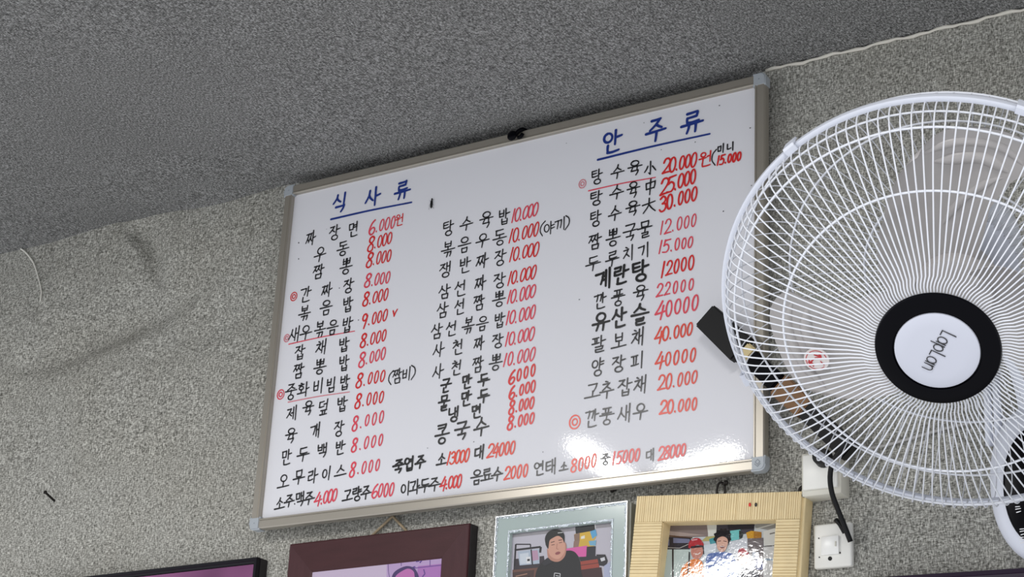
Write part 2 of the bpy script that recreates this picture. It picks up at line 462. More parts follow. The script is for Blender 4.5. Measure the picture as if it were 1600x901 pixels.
class Ink:
    """flat marker strokes gathered into one mesh lying on the plane (O, ex, ez) with normal towards the room"""
    def __init__(self, O, ex, ez, nrm, lift):
        self.O, self.ex, self.ez, self.n, self.lift = O, ex, ez, nrm, lift
        self.v = []; self.f = []; self.k = 0
    def stroke(self, pts, wd, smooth=True):
        P = [Vector(p) for p in pts]
        if smooth: P = crom(P, wd * 1.2)
        # drop repeated points
        Q = [P[0]]
        for p in P[1:]:
            if (p - Q[-1]).length > wd * 0.12: Q.append(p)
        if len(Q) < 2: Q.append(Q[0] + Vector((wd * .3, 0)))
        n = len(Q); base = len(self.v)
        z = self.lift + (self.k % 12) * 0.00005; self.k += 1
        def add(p, f=0): self.v.append(self.O + self.ex * p.x + self.ez * p.y + self.n * (z + f * 0.00004))
        for i in range(n):
            t = Q[min(i + 1, n - 1)] - Q[max(i - 1, 0)]; t.normalize()
            s = Vector((-t.y, t.x)); fr = i / (n - 1)
            h = wd * .5 * (1.04 - .22 * fr)
            c = Q[i]
            add(c + s * h, fr); add(c - s * h, fr)
        for i in range(n - 1):
            a = base + 2 * i
            self.f.append((a, a + 1, a + 3, a + 2))
        for i, sg in ((0, -1), (n - 1, 1)):        # rounded ends
            t = (Q[1] - Q[0]) if i == 0 else (Q[-1] - Q[-2]); t.normalize(); t *= sg
            s = Vector((-t.y, t.x)); h = wd * .5 * (1.04 - .22 * (0 if i == 0 else 1))
            b = len(self.v)
            for q in range(5):
                an = math.pi * q / 4 - math.pi / 2
                add(Q[i] + t * (h * math.cos(an)) + s * (h * math.sin(an)), 0 if i == 0 else 1)
            self.f.append((b, b + 1, b + 2, b + 3, b + 4))
    def build(self, name, material, parent):
        me = bpy.data.meshes.new(name)
        me.from_pydata([tuple(v) for v in self.v], [], self.f)
        return obj(name, me, material, parent)
# ------------------------------------------------------------------ the whiteboard
BW, BH, FR = 0.9, 0.6, 0.0178
board = thing('whiteboard', 'white menu board with handwritten dishes and prices in an aluminium frame', 'whiteboard', (0, 0, 0))
bm = bmesh.new(); box(bm, FR * .6, BW - FR * .6, 0.0005, 0.010, FR * .6, BH - FR * .6)
obj('panel', bm, M_BOARD, board)
def rail(length, horiz):
    """extruded rail: outer rounded edge, flat face, raised bead, step down to the panel"""
    prof = [(0, .006), (0, -.002), (.0008, -.0052), (.003, -.0068), (.0165, -.0068), (.0172, -.0060), (.0178, -.0060), (.0188, -.0074), (.0212, -.0074), (.0224, -.006), (.0228, -.001), (.0228, .0012), (.0165, .006)]
    prof = [(d * FR / .0235, y) for d, y in prof]
    bm = bmesh.new(); A = []; B = []
    c = FR * 1.02
    for d, y in prof:
        A.append(bm.verts.new((c, y, d))); B.append(bm.verts.new((length - c, y, d)))
    n = len(prof)
    for i in range(n):
        bm.faces.new((A[i], A[(i + 1) % n], B[(i + 1) % n], B[i]))
    bm.faces.new(A[::-1]); bm.faces.new(B)
    bmesh.ops.recalc_face_normals(bm, faces=bm.faces)
    return bm
def place_rail(bm, mx, nm='frame_rail'):
    bmesh.ops.transform(bm, matrix=mx, verts=bm.verts)
    bmesh.ops.recalc_face_normals(bm, faces=bm.faces)
    obj(nm, bm, M_ALU, board)
place_rail(rail(BW, True), Matrix.Identity(4))
place_rail(rail(BW, True), Matrix.Translation((0, 0, BH)) @ Matrix.Diagonal((1, 1, -1, 1)))
RZ = Matrix(((0, 0, 1, 0), (0, 1, 0, 0), (1, 0, 0, 0), (0, 0, 0, 1)))
place_rail(rail(BH, False), RZ)
place_rail(rail(BH, False), Matrix.Translation((BW, 0, 0)) @ Matrix.Diagonal((-1, 1, 1, 1)) @ RZ)
def corner_cap(cx, cz, sx, sz, mark):
    bm = bmesh.new(); s = FR * 1.12; r = 0.0085
    out = [(-.0012, s), (-.0012, r)]
    for k in range(7):
        a = math.pi + math.pi / 2 * k / 6
        out.append((-.0012 + r + r * math.cos(a), -.0012 + r + r * math.sin(a)))
    out += [(s, -.0012), (s, s)]
    F = [bm.verts.new((x, -.0082, z)) for x, z in out]; f = bm.faces.new(F)
    e = bmesh.ops.extrude_face_region(bm, geom=[f])
    for v in e['geom']:
        if isinstance(v, bmesh.types.BMVert): v.co.y = .0075
    bmesh.ops.bevel(bm, geom=[ed for ed in bm.edges if all(abs(v.co.y + .0082) < 1e-6 for v in ed.verts)], offset=.002, segments=3, affect='EDGES')
    bmesh.ops.transform(bm, matrix=Matrix.Translation((cx, 0, cz)) @ Matrix.Diagonal((sx, 1, sz, 1)), verts=bm.verts)
    bmesh.ops.recalc_face_normals(bm, faces=bm.faces)
    o = auto_smooth(obj('corner_cap', bm, M_CAP, board))
    c = Vector((cx + sx * .0095, -.0083, cz + sz * .0095))
    ik = Ink(c, Vector((1, 0, 0)), Vector((0, 0, 1)), Vector((0, -1, 0)), .0001)
    if mark:
        for s_ in ([(-.0035, .0015), (0, .005), (.0035, .0015)], [(-.0035, .0015), (0, -.002), (.0035, .0015)], [(-.0042, -.001), (0, -.005), (.0042, -.001)]):
            for a, b in zip(s_, s_[1:]): ik.stroke([a, b], .0011, False)
    else:
        ik.stroke([(0, 0), (.0006, .0004)], .0016, False)
    ik.build('cap_mark' if mark else 'rivet', M_CAPM, o)
corner_cap(0, 0, 1, 1, False); corner_cap(BW, 0, -1, 1, True); corner_cap(0, BH, 1, -1, False); corner_cap(BW, BH, -1, -1, False)

EX, EZ, NR = Vector((1, 0, 0)), Vector((0, 0, 1)), Vector((0, -1, 0))
def bpt(x, y):
    q = at(x, y, 0.0); return Vector((q.x, q.z))
LIFT = 0.0 
def new_ink(): return Ink(Vector((0, 0, 0)), EX, EZ, NR, 0.00002)
def draw(ink, ch, c, h, wpx, d, aspect=.92, slant=0.0, jit=True):
    """one character centred on c (board metres), height h, stroke width wpx (metres), text direction d"""
    u = d.normalized(); v = Vector((-u.y, u.x))
    up = Vector((0, 1)).lerp(v, .4); up.normalize()
    a = h * aspect
    r = random.uniform
    j = (lambda k: r(-k, k)) if jit else (lambda k: 0)
    sx, sz, sk = 1 + j(.07), 1 + j(.06), slant + j(.05)
    for s in glyph(ch):
        dx, dz = j(.018), j(.018)
        pts = []
        for x, z in s:
            xx = (x - .5) * sx + dx + sk * (z - .5); zz = (z - .5) * sz + dz
            pts.append(c + u * (xx * a) + up * (zz * h))
        ink.stroke(pts, wpx)
PXM = 1 / 985.0
def hgt(x, y, h):
    return (bpt(x, y - h / 2) - bpt(x, y + h / 2)).length
def item(text, xs, h=20, wd=2.5, material=None, name='dish_name'):
    """a dish name: each character with the pixel of its centre"""
    ink = new_ink()
    P = [bpt(*p) for p in xs]
    d = P[-1] - P[0]
    if d.length < 1e-6: d = Vector((1, 0.0))
    d = Vector((d.x, d.y * .5))
    for ch, p, q in zip(text, P, xs):
        draw(ink, ch, p, hgt(q[0], q[1], h), wd * PXM, d)
    return ink.build(name, material or M_BLK, board)
def price(text, a, b, h=19, h0=None, wd=2.6, w0=None, material=None, name='price', small=None, slant=.22):
    """a price: first and last digit centres; the digits before the point may be larger"""
    adv = {'.': .62, '1': .78, '(': .6}
    pos = [0]
    for i in range(1, len(text)):
        pos.append(pos[-1] + (adv.get(text[i - 1], 1) + adv.get(text[i], 1)) / 2 * (1.12 if i == 1 and len(text) > 2 and text[1] == '.' else 1))
    ink = new_ink(); A, B = bpt(*a), bpt(*b); d = B - A
    lead = text.index('.') if '.' in text else 1
    for i, ch in enumerate(text):
        t = pos[i] / pos[-1]
        hp = h0 if (h0 and i < lead) else h
        ww = (w0 if (w0 and i < lead) else wd) * PXM
        c = A + d * t; hh = hgt(a[0], a[1], hp)
        if ch == '.': c = c - Vector((0, 1)) * (hh * -.02)
        draw(ink, ch, c, hh, ww, Vector((d.x, d.y * .7)), {'1': .7}.get(ch, .60 if i >= lead else .66), slant if i >= lead else slant * .7)
    return ink.build(name, material or M_RED, board)
def line_mark(a, b, wd, material, name='underline'):
    ink = new_ink(); A, B = bpt(*a), bpt(*b)
    ink.stroke([A, A.lerp(B, .5) + Vector((0, .0012)), B], wd * PXM)
    return ink.build(name, material, board)
def ring_mark(p, r, wd, material, dot=True):
    ink = new_ink(); c = bpt(*p); R = r * PXM
    for f in (1, .48) if dot else (1,):
        ink.stroke([c + Vector((x, z)) * (R * f) for x, z in ell(0, 0, .92, 1.05, 80, 385, 18)], wd * PXM)
    return ink.build('ring_mark', material, board)
def row(a, b, n):
    return [(a[0] + (b[0] - a[0]) * i / (n - 1), a[1] + (b[1] - a[1]) * i / (n - 1)) for i in range(n)]

# headings
item('식사류', [(532, 316), (583, 307), (629, 297)], 27, 4.2, M_BLUE, 'heading')
item('안주류', [(957, 221), (1025, 203), (1082, 191)], 32, 4.6, M_BLUE, 'heading')
line_mark((517, 342.5), (643, 316), 3.6, M_BLUE); line_mark((934, 249.5), (1109, 209), 3.6, M_BLUE)

# first column
C1 = [
 ('짜장면', [(486, 372), (523, 363), (553, 358)], '6.000', (582, 355), (614, 347)),
 ('우동', [(500, 397), (536, 388)], '8.000', (580, 381), (609, 372)),
 ('짬뽕', [(498, 424), (541, 416)], '8.000', (578, 406), (608, 399)),
 ('간짜장', [(478, 460), (511, 453), (545, 446)], '8.000', (575, 438), (606, 433)),
 ('볶음밥', [(476, 489), (510, 480), (544, 475)], '8.000', (572, 467), (603, 460)),
 ('새우볶음밥', [(460, 522), (478, 519), (500, 514), (520, 511), (543, 507)], '9.000', (570, 501), (602, 492)),
 ('잡채밥', [(469, 550), (502, 542), (538, 538)], '8.000', (568, 532), (600, 524)),
 ('짬뽕밥', [(467, 579), (500, 573), (538, 567)], '8.000', (566, 562), (599, 552)),
 ('중화비빔밥', [(455, 612), (474, 608), (498, 603), (518, 601), (539, 597)], '8.000', (562, 594), (598, 587)),
 ('제육덮밥', [(456, 645), (482, 637), (506, 636), (535, 631)], '8.000', (560, 626), (596, 620)),
 ('육개장', [(455, 680), (493, 672), (530, 669)], '8.000', (555, 661), (596, 651)),
 ('만두백반', [(448, 714), (474, 709), (504, 703), (532, 699)], '8.000', (554, 695), (595, 687)),
 ('오무라이스', [(443, 752), (467, 745), (489, 743), (511, 739), (532, 737)], '8.000', (551, 733), (590, 726)),
]
for t, xs, p, a, b in C1:
    item(t, xs, 20.5, 2.4)
    price(p, a, b, 17.5, 21, 2.4, 3.2, M_RED if random.random() < .6 else M_PINK)
item('원', [(624, 343)], 15, 2.0, M_RED, 'currency_mark')
item('v', [(617, 489)], 11, 2.6, M_RED, 'tick_mark')
item('(짬비)', [(610, 590), (621, 587), (636, 584), (646, 581)], 19, 2.1, None, 'note')
ring_mark((459, 463), 7, 1.9, M_RED); ring_mark((448, 528), 6, 1.8, M_ROSE); ring_mark((438.5, 616), 7.5, 2.1, M_PINK)
line_mark((451, 537.5), (554, 517), 1.8, M_PINK); line_mark((450, 628), (546, 612), 1.7, M_ROSE)
for p in ((467, 379), (467, 404)): item('.', [(p[0], p[1] - 4)], 9, 1.8, None, 'dot_mark')

# second column
C2 = [
 ('탕수육밥', [(701, 356), (729, 349), (760, 343), (788, 338)], '10.000', (802, 337), (837, 327)),
 ('볶음우동', [(700, 389), (726, 382), (754, 375), (781, 371)], '10.000', (798, 369), (838, 358)),
 ('쟁반짜장', [(696, 421), (727, 414), (754, 407), (782, 402)], '10.000', (799, 398), (838, 389)),
 ('삼선짜장', [(695, 455), (720, 450), (751, 442), (781, 438)], '10.000', (796, 435), (834, 425)),
 ('삼선짬뽕', [(692, 484), (719, 479), (749, 472), (780, 467)], '10.000', (795, 464), (833, 455)),
 ('삼선볶음밥', [(683, 517), (706, 513), (732, 508), (754, 505), (781, 500)], '10.000', (793, 497), (833, 487)),
 ('사천짜장', [(686, 546), (716, 542), (749, 536), (778, 532)], '10.000', (792, 530), (831, 521)),
 ('사천짬뽕', [(685, 580), (714, 574), (747, 569), (775, 566)], '10.000', (789, 562), (832, 553)),
]
for t, xs, p, a, b in C2:
    item(t, xs, 21, 2.3)
    price(p, a, b, 20, 20, 2.4, 2.6, M_RED if random.random() < .4 else M_PINK, slant=.3)
item('(야끼)', [(847, 357), (858, 356), (876, 350), (887, 347)], 19, 2.0, None, 'note')
C2b = [
 ('군만두', [(697, 602), (730, 596), (756, 593)], '6000', (800, 589), (833, 578), 19, 3.3),
 ('물만두', [(694, 629), (729, 622), (756, 618)], '6.000', (800, 613), (833, 603), 20, 3.2),
 ('냉면', [(709, 647), (745, 642)], '8.000', (800, 636), (831, 629), 20, 3.2),
 ('콩국수', [(691, 678), (722, 672), (752, 666)], '8.000', (798, 660), (831, 653), 26, 3.3),
]
for t, xs, p, a, b, h, wd in C2b:
    item(t, xs, h, wd)
    price(p, a, b, 17, 20, 2.9, 3.5, M_RED)

# third column
C3 = [
 ('탕수육小', [(933, 276), (965, 268), (992, 262), (1016, 262)], '20.000', (1042, 259), (1084, 250), 21, 2.4, M_RED, 24, 3.5),
 ('탕수육中', [(932, 309), (964, 300), (990, 296), (1016, 292)], '25.000', (1039, 291), (1083, 276), 21, 2.4, M_RED, 25, 3.6),
 ('탕수육大', [(931, 341), (961, 333), (989, 325), (1014, 321)], '30.000', (1036, 318), (1085, 303), 21, 2.4, M_RED, 23, 3.6),
 ('짬뽕국물', [(930, 377), (958, 371), (985, 363), (1008, 358)], '12.000', (1034, 356), (1084, 344), 22, 2.4, M_PINK, 22, 2.5),
 ('두루치기', [(927, 411), (957, 404), (983, 395), (1007, 391)], '15.000', (1032, 386), (1079, 378), 22, 2.3, M_PINK, 20, 2.7),
 ('계란탕', [(943, 435), (971, 429), (1001, 423)], '12000', (1036, 421), (1080, 410), 28, 4.2, M_RED, 24, 3.4),
 ('깐풍육', [(938, 470), (966, 465), (1001, 457)], '22000', (1031, 453), (1080, 444), 22, 2.4, M_PINK, 21, 2.8),
 ('유산슬', [(939, 502), (968, 496), (1000, 491)], '40000', (1032, 484), (1086, 473), 28, 4.0, M_PINK, 27, 3.4),
 ('팔보채', [(936, 537), (967, 533), (997, 526)], '40.000', (1030, 523), (1078, 514), 24, 2.4, M_ORNG, 23, 3.2),
 ('양장피', [(934, 573), (967, 568), (997, 563)], '40000', (1031, 562), (1083, 554), 24, 2.4, M_ORNG, 24, 3.2),
 ('고추잡채', [(926, 611), (948, 609), (977, 604), (1001, 600)], '20.000', (1034, 597), (1085, 589), 24, 2.4, M_ORNG, 23, 3.0),
 ('깐풍새우', [(925, 653), (948, 650), (976, 645), (1001, 642)], '20.000', (1037, 636), (1085, 631), 24, 2.3, M_ORNG, 22, 3.2),
]
for t, xs, p, a, b, h, wd, mt, ph, pw in C3:
    item(t, xs, h, wd)
    price(p, a, b, ph * .86, ph * .95, pw * .84, pw * .95, mt, slant=.2)
item('원', [(1102, 248)], 21, 2.6, M_RED, 'currency_mark')
item('(', [(1115, 246)], 20, 2.1, None, 'note'); item('미니', [(1127, 232), (1142, 229)], 13, 2.2, None, 'note')
price('15.000', (1122, 251), (1155, 244), 13, 13, 3.0, 3.0, M_RED)
ring_mark((910, 287), 6.5, 1.7, M_ROSE); ring_mark((898, 659), 9.5, 2.4, M_ORNG)
line_mark((919.5, 298), (1024, 277), 2.0, M_PINK)

# the drinks along the bottom
C4 = [
 ('소주맥주', [(437, 787), (452, 782), (469, 779), (483, 778)], '4.000', (497, 779), (523, 773), 19, 2.5, M_PINK),
 ('고량주', [(543, 774), (558, 771), (572, 769)], '6000', (586, 767), (612, 764), 19, 2.6, M_PINK),
 ('이과두주', [(634, 763), (648, 760), (664, 758), (679, 756)], '4.000', (693, 755), (718, 751), 20, 2.5, M_RED),
 ('음료수', [(745, 745), (761, 742), (777, 740)], '2000', (793, 739), (821, 735), 20, 2.6, M_ORNG),
 ('죽엽주', [(623, 728), (640, 724), (657, 721)], None, None, None, 19, 3.4, None),
 ('소', [(690, 718)], '13000', (701, 716), (730, 711), 17, 2.9, M_ORNG),
 ('대', [(749, 706)], '24000', (767, 704), (801, 699), 18, 3.1, M_ORNG),
 ('연태', [(843, 731), (861, 728)], None, None, None, 21, 2.3, None),
 ('소', [(881, 729)], '8000', (897, 727), (928, 719), 14, 2.4, M_ORNG),
 ('중', [(946, 717)], '15000', (959, 716), (996, 710), 16, 2.3, M_RED),
 ('대', [(1016, 710)], '28000', (1034, 708), (1068, 702), 16, 2.2, M_RED),
]
for t, xs, p, a, b, h, wd, mt in C4:
    item(t, xs, h, wd)
    if p: price(p, a, b, 19, 20, 2.7, 2.8, mt, slant=.22)
item('.', [(461, 782)], 10, 2, None, 'dot_mark')
# specks on the enamel
ik = new_ink()
for p in ((510, 358), (530, 450), (1006, 192), (1033, 234), (1086, 222), (1172, 200), (1174, 290), (1124, 165), (905, 468), (885, 224), (560, 500), (668, 700), (1130, 330), (740, 690), (848, 706)):
    c = bpt(*p); ik.stroke([c, c + Vector((.0006, .0003))], random.uniform(.9, 1.6) * PXM, False)
ik.build('speck', M_BLK, board)

# insect sitting on the board
c = at(674, 318.5, -0.0012)
bug = thing('insect', 'small black elongated insect sitting on the whiteboard below the top left heading', 'insect', c)
bm = bmesh.new()
bmesh.ops.create_uvsphere(bm, u_segments=14, v_segments=10, radius=1, matrix=Matrix.Diagonal((.0021, .0016, .0078, 1)))
bmesh.ops.create_uvsphere(bm, u_segments=10, v_segments=8, radius=1, matrix=Matrix.Translation((.0005, 0, .0083)) @ Matrix.Diagonal((.0014, .0013, .0017, 1)))
obj('body', bm, M_BLACKM, bug, smooth=True)
for s in (-1, 1):
    for z0, x1, z1 in ((.004, .0042, .0075), (.0, .0048, -.003), (-.003, .0050, -.0088)):
        bm = bmesh.new(); tube(bm, [(s * .0015, .0, z0), (s * x1 * .7, -.0008, (z0 + z1) / 2), (s * x1, .0009, z1)], .00018, 5)
        obj('leg', bm, M_BLACKM, bug)

# ------------------------------------------------------------------ hooks, nails, strings on the wall
c = at(806, 213, -0.012)
hk = thing('hook', 'black round headed hook over the middle of the whiteboard top rail', 'hook', c)
def cyl(bm, p0, p1, r0, r1=None, n=20):
    tube(bm, [p0, p1], [r0, r0 if r1 is None else r1], n)
bm = bmesh.new()
bmesh.ops.create_uvsphere(bm, u_segments=20, v_segments=12, radius=1, matrix=Matrix.Translation((-.004, -.005, .0)) @ Matrix.Diagonal((.0085, .004, .0085, 1)))
obj('head', bm, M_BLACKP, hk, smooth=True)
bm = bmesh.new(); tube(bm, crom([(-.002, .0, .002), (.003, .001, .008), (.008, .004, .012), (.010, .012, .013), (.010, .040, .013)], .002), .0036, 10)
obj('shank', bm, M_BLACKP, hk, smooth=True)
bm = bmesh.new(); tube(bm, crom([(.004, .0, -.003), (.009, .0005, -.002), (.0115, .0015, .003)], .002), .003, 10)
obj('tip', bm, M_BLACKP, hk, smooth=True)

def screw(name, label, px_tip, px_base, out, r, headr, mt):
    b = at(*px_base)
    tip = at(px_tip[0], px_tip[1], WALL - out)
    t = thing(name, label, 'nail' if 'nail' in name else 'screw', b)
    d = tip - b
    bm = bmesh.new(); cyl(bm, -d * .15, d, r, r * .95, 12); obj('shank', bm, mt, t)
    bm = bmesh.new(); u = d.normalized()
    tube(bm, [d - u * .002, d, d + u * .0015, d + u * .0028], [r * 1.0, headr, headr, headr * .6], 14)
    auto_smooth(obj('head', bm, mt, t))
screw('wall_screw', 'dark screw sticking out of the bare wall at lower left', (71, 769), (85, 782), .028, .0021, .0034, M_IRON)
screw('nail', 'tiny black nail under the middle of the whiteboard bottom rail', (957, 766), (961, 766), .010, .0018, .0032, M_IRON)

bm = bmesh.new()
pts = [at(x, y, WALL - wall_y(at(x, y).x, at(x, y).z) - .003) for x, y in ((31, 387), (42, 396), (53, 412), (60, 435), (64.5, 455), (63, 470))]
tube(bm, crom(pts, .004), [.0017 if i < 14 else .0014 for i in range(len(crom(pts, .004)))], 8)
tag(obj('string', bm, M_STRING, smooth=True), 'short white string hanging down from the ceiling edge on the bare left wall', 'string')

# ------------------------------------------------------------------ framed pictures
def pane_quad(bm, pts):
    return bm.faces.new([bm.verts.new(p) for p in pts])
class Pic:
    """flat printed picture: coloured shapes placed by photograph pixels on the picture's own plane"""
    def __init__(self, plane_p, plane_n, inv, gloss=False):
        self.gloss = gloss
        self.p, self.n, self.inv = plane_p, plane_n, inv
        self.v = []; self.f = []; self.mi = []; self.mats = []; self.k = 0
    def shape(self, pts, col, smooth=False):
        col = tuple(int(c * .87) for c in col)
        name = 'print_%d_%d_%d' % col
        mt = mat(name + '_glossy', col, 0.05, spec=.3, bump=.06, bscale=170) if self.gloss else mat(name, col, 0.5)
        if mt not in self.mats: self.mats.append(mt)
        if smooth:
            q = [Vector(p) for p in pts]; q = crom(q + [q[0]], 1.2)[:-1]; pts = [(v.x, v.y) for v in q]
        b = len(self.v)
        for x, y in pts:
            w_ = at_plane(x, y, self.p, self.n) + self.n * (self.k * 0.00002)
            self.v.append(tuple(self.inv @ w_))
        self.f.append(list(range(b, b + len(pts)))); self.mi.append(self.mats.index(mt)); self.k += 1
    def blob(self, cx, cy, rx, ry, col, rot=0, n=24):
        c, s = math.cos(rot), math.sin(rot)
        self.shape([(cx + rx * math.cos(2 * math.pi * i / n) * c - ry * math.sin(2 * math.pi * i / n) * s,
                     cy + rx * math.cos(2 * math.pi * i / n) * s + ry * math.sin(2 * math.pi * i / n) * c) for i in range(n)], col)
    def line(self, pts, wd, col):
        for a, b in zip(pts, pts[1:]):
            dx, dy = b[0] - a[0], b[1] - a[1]; l = math.hypot(dx, dy); ox, oy = -dy / l * wd / 2, dx / l * wd / 2
            self.shape([(a[0] + ox, a[1] + oy), (b[0] + ox, b[1] + oy), (b[0] - ox, b[1] - oy), (a[0] - ox, a[1] - oy)], col)
    def build(self, name, parent):
        me = bpy.data.meshes.new(name); me.from_pydata(self.v, [], self.f)
        for mt in self.mats: me.materials.append(mt)
        for p, i in zip(me.polygons, self.mi): p.material_index = i
        o = obj(name, me, None, parent)
        bm = bmesh.new(); bm.from_mesh(me)
        bm.normal_update()
        for f in bm.faces:
            if f.normal.y > 0: f.normal_flip()
        bmesh.ops.triangulate(bm, faces=bm.faces[:])
        bm.to_mesh(me); bm.free()
        return o
def frame_base(name, label, tl, tr, Y):
    """an Empty at the frame's top left front corner; local x along its top edge, local z up"""
    A, B = at(*tl, Y), at(*tr, Y)
    u = (B - A).normalized(); v = Vector((-u.z, 0, u.x))
    M_ = Matrix((u, Vector((0, 1, 0)), v)).transposed()
    t = thing(name, label, 'picture frame', A, M_.to_quaternion())
    inv = Matrix.Translation(A) @ M_.to_4x4()
    return t, (B - A).length, inv.inverted()
def mitre_frame(t, W, H, fw, fh, prof, material, name='frame_side'):
    """four mitred sides; prof = (inset 0..1 across the face, depth y)"""
    cs = [((0, 0), (W, 0), (0, -1)), ((W, 0), (W, -H), (-1, 0)), ((W, -H), (0, -H), (0, 1)), ((0, -H), (0, 0), (1, 0))]
    for k in range(4):
        bm = bmesh.new(); A = []; B = []
        (x0, z0), (x1, z1), _ = cs[k]
        for s, y in prof:
            def corner(x, z):
                return (x + (s * fw if x == 0 else -s * fw), y, z + (-s * fh if z == 0 else s * fh))
            A.append(bm.verts.new(corner(x0, z0))); B.append(bm.verts.new(corner(x1, z1)))
        n = len(prof)
        for i in range(n): bm.faces.new((A[i], A[(i + 1) % n], B[(i + 1) % n], B[i]))
        bm.faces.new(A[::-1]); bm.faces.new(B)
        bmesh.ops.recalc_face_normals(bm, faces=bm.faces)
        obj(name, bm, material[k % len(material)] if isinstance(material, list) else material, t)

# brown wooden frame with a purple faded photograph
Yb = 0.008
t, W, inv = frame_base('picture_frame', 'dark reddish brown wooden frame holding a purple tinted photograph, hung by a cord', (453, 849.5), (733.5, 816.5), Yb)
M_BRN = mat('dark_brown_wood', (62, 32, 35), 0.42, spec=.25, noise=.28, nscale=14, aniso=(1, 1, 5), bump=.12, bscale=160)
M_BRN2 = mat('dark_brown_wood_side', (66, 37, 41), 0.42, spec=.25, noise=.28, nscale=14, aniso=(5, 1, 1), bump=.12, bscale=160)
M_BEDGE = mat('black_painted_edge', (24, 20, 24), 0.5)
TLi = inv @ at(488, 894, Yb); TRi = inv @ at(689.5, 871, Yb)
fw = (TLi.x + (W - TRi.x)) / 2; fh = -(TLi.z + TRi.z) / 2
H = 0.24
mitre_frame(t, W, H, fw, fh, [(0.0, .020), (0.0, .002), (.012, 0), (.05, -.0008), (.94, .0006), (1, .003), (1, .009), (.6, .012), (.6, .020)], [M_BRN, M_BRN2])
bm = bmesh.new(); box(bm, .004, W + .0012, .0035, .0215, -H, -.0004); obj('backing', bm, M_BEDGE, t)
pc = Pic(Vector((0, Yb + .0028, 0)), NR, inv)
pc.shape([(484, 893), (692, 869), (692, 925), (484, 945)], (206, 188, 214))
pc.shape([(604, 878), (692, 868), (692, 925), (604, 930)], (190, 160, 208))
pc.shape([(653, 884), (692, 880), (692, 925), (650, 925)], (178, 118, 190))
pc.line([(606.5, 879), (607, 893), (609, 903)], 1.0, (92, 70, 130)); pc.line([(627, 876), (627, 884)], 1.0, (100, 70, 140))
pc.line([(672, 870), (672, 884)], 1.2, (110, 70, 150)); pc.line([(640, 888), (690, 882.5)], 1.6, (120, 76, 158))
pc.line([(662, 889), (664, 896), (660, 901)], 2.0, (110, 66, 150))
for a, b in (((650, 877), (655, 876)), ((656, 879), (660, 874)), ((645, 886), (649, 885))): pc.line([a, b], 1.8, (82, 50, 140))
pc.shape([(611, 906), (615, 895), (624, 888), (636, 884), (647, 887), (653, 896), (656, 908), (658, 925), (612, 925)], (66, 42, 104), True)
pc.shape([(616, 908), (619, 899), (628, 892), (638, 888), (646, 892), (648, 900), (650, 925), (616, 925)], (196, 112, 182), True)
pc.build('photograph', t)
bm = bmesh.new()
nail = at(613.5, 806, .022)
for q in ((584, 834), (634, 828)):
    e = inv @ at(q[0], q[1], .024); tube(bm, [inv @ nail, e + (e - inv @ nail) * .2], .0022, 8)
obj('hanging_cord', bm, mat('tan_cord', (150, 134, 110), .8, noise=.3, nscale=300), t)

# pale glass frame
Yg = 0.008
t, W, inv = frame_base('picture_frame', 'pale grey green glass frame with silver edges around a photograph of a man in black', (774.5, 806.5), (981, 781.5), Yg)
H = 0.20
M_SIL = mat('silver_edge', (206, 208, 210), .25, .8, bump=.5, bscale=500)
M_SILS = mat('grey_silver_side', (150, 150, 142), .4, .5)
M_GLASSB = mat('pale_green_glass_border', (164, 177, 175), .12, coat=.5, noise=.05, nscale=30)
M_CRK = mat('crackled_mirror', (210, 218, 226), .18, .9, bump=1.0, bscale=900)
TLi = inv @ at(798, 832, Yg); TRi = inv @ at(955.5, 814, Yg)
fw = (TLi.x + (W - TRi.x)) / 2; fh = -(TLi.z + TRi.z) / 2
mitre_frame(t, W, H, fw * .085, fh * .085, [(0, .021), (0, 0), (.1, -.0006), (.8, -.0006), (1, .0006), (1, .021)], M_SIL)
mitre_frame(t, W, H, fw, fh, [(.07, .018), (.07, .001), (.98, .001), (1, .006), (.98, .018)], M_GLASSB, 'glass_border')
def crack_strip(d0, d1, z):
    for k in range(4):
        bm = bmesh.new(); n = 90
        ax = [(0, 0, 1, 0, 0, -1), (W, 0, 0, -1, -1, 0), (0, -H, 1, 0, 0, 1), (0, 0, 0, -1, 1, 0)][k]
        L = W if k % 2 == 0 else H
        a = (fw if k % 2 == 0 else fh); pa, pb = [], []
        s0 = d0 * (fw if k % 2 == 0 else fh); s1 = L - s0
        dep = fh if k % 2 == 0 else fw
        for i in range(n + 1):
            s = s0 + (s1 - s0) * i / n
            o1 = dep * (d0 + random.uniform(0, .015)); o2 = dep * (d1 + random.uniform(-.07, .05))
            for lst, o_ in ((pa, o1), (pb, o2)):
                lst.append(bm.verts.new((ax[0] + ax[2] * s + ax[4] * o_, z + random.uniform(-.0003, .0003), ax[1] + ax[3] * s + ax[5] * o_)))
        for i in range(n): bm.faces.new((pa[i], pa[i + 1], pb[i + 1], pb[i]))
        bmesh.ops.recalc_face_normals(bm, faces=bm.faces)
        obj('silver_trim', bm, M_CRK, t)
crack_strip(.09, .17, .0002); crack_strip(.86, .97, .0002)
bm = bmesh.new(); box(bm, .001, W + .0012, .008, .0215, -H, -.001); obj('backing', bm, M_SILS, t)
pc = Pic(Vector((0, Yg + .0068, 0)), NR, inv)
pc.shape([(794, 828), (962, 809), (962, 925), (794, 925)], (196, 192, 204))
pc.shape([(794, 828), (962, 809), (962, 822), (794, 840)], (150, 146, 152))
pc.shape([(912, 818), (931, 816), (931, 860), (905, 858)], (206, 204, 206))
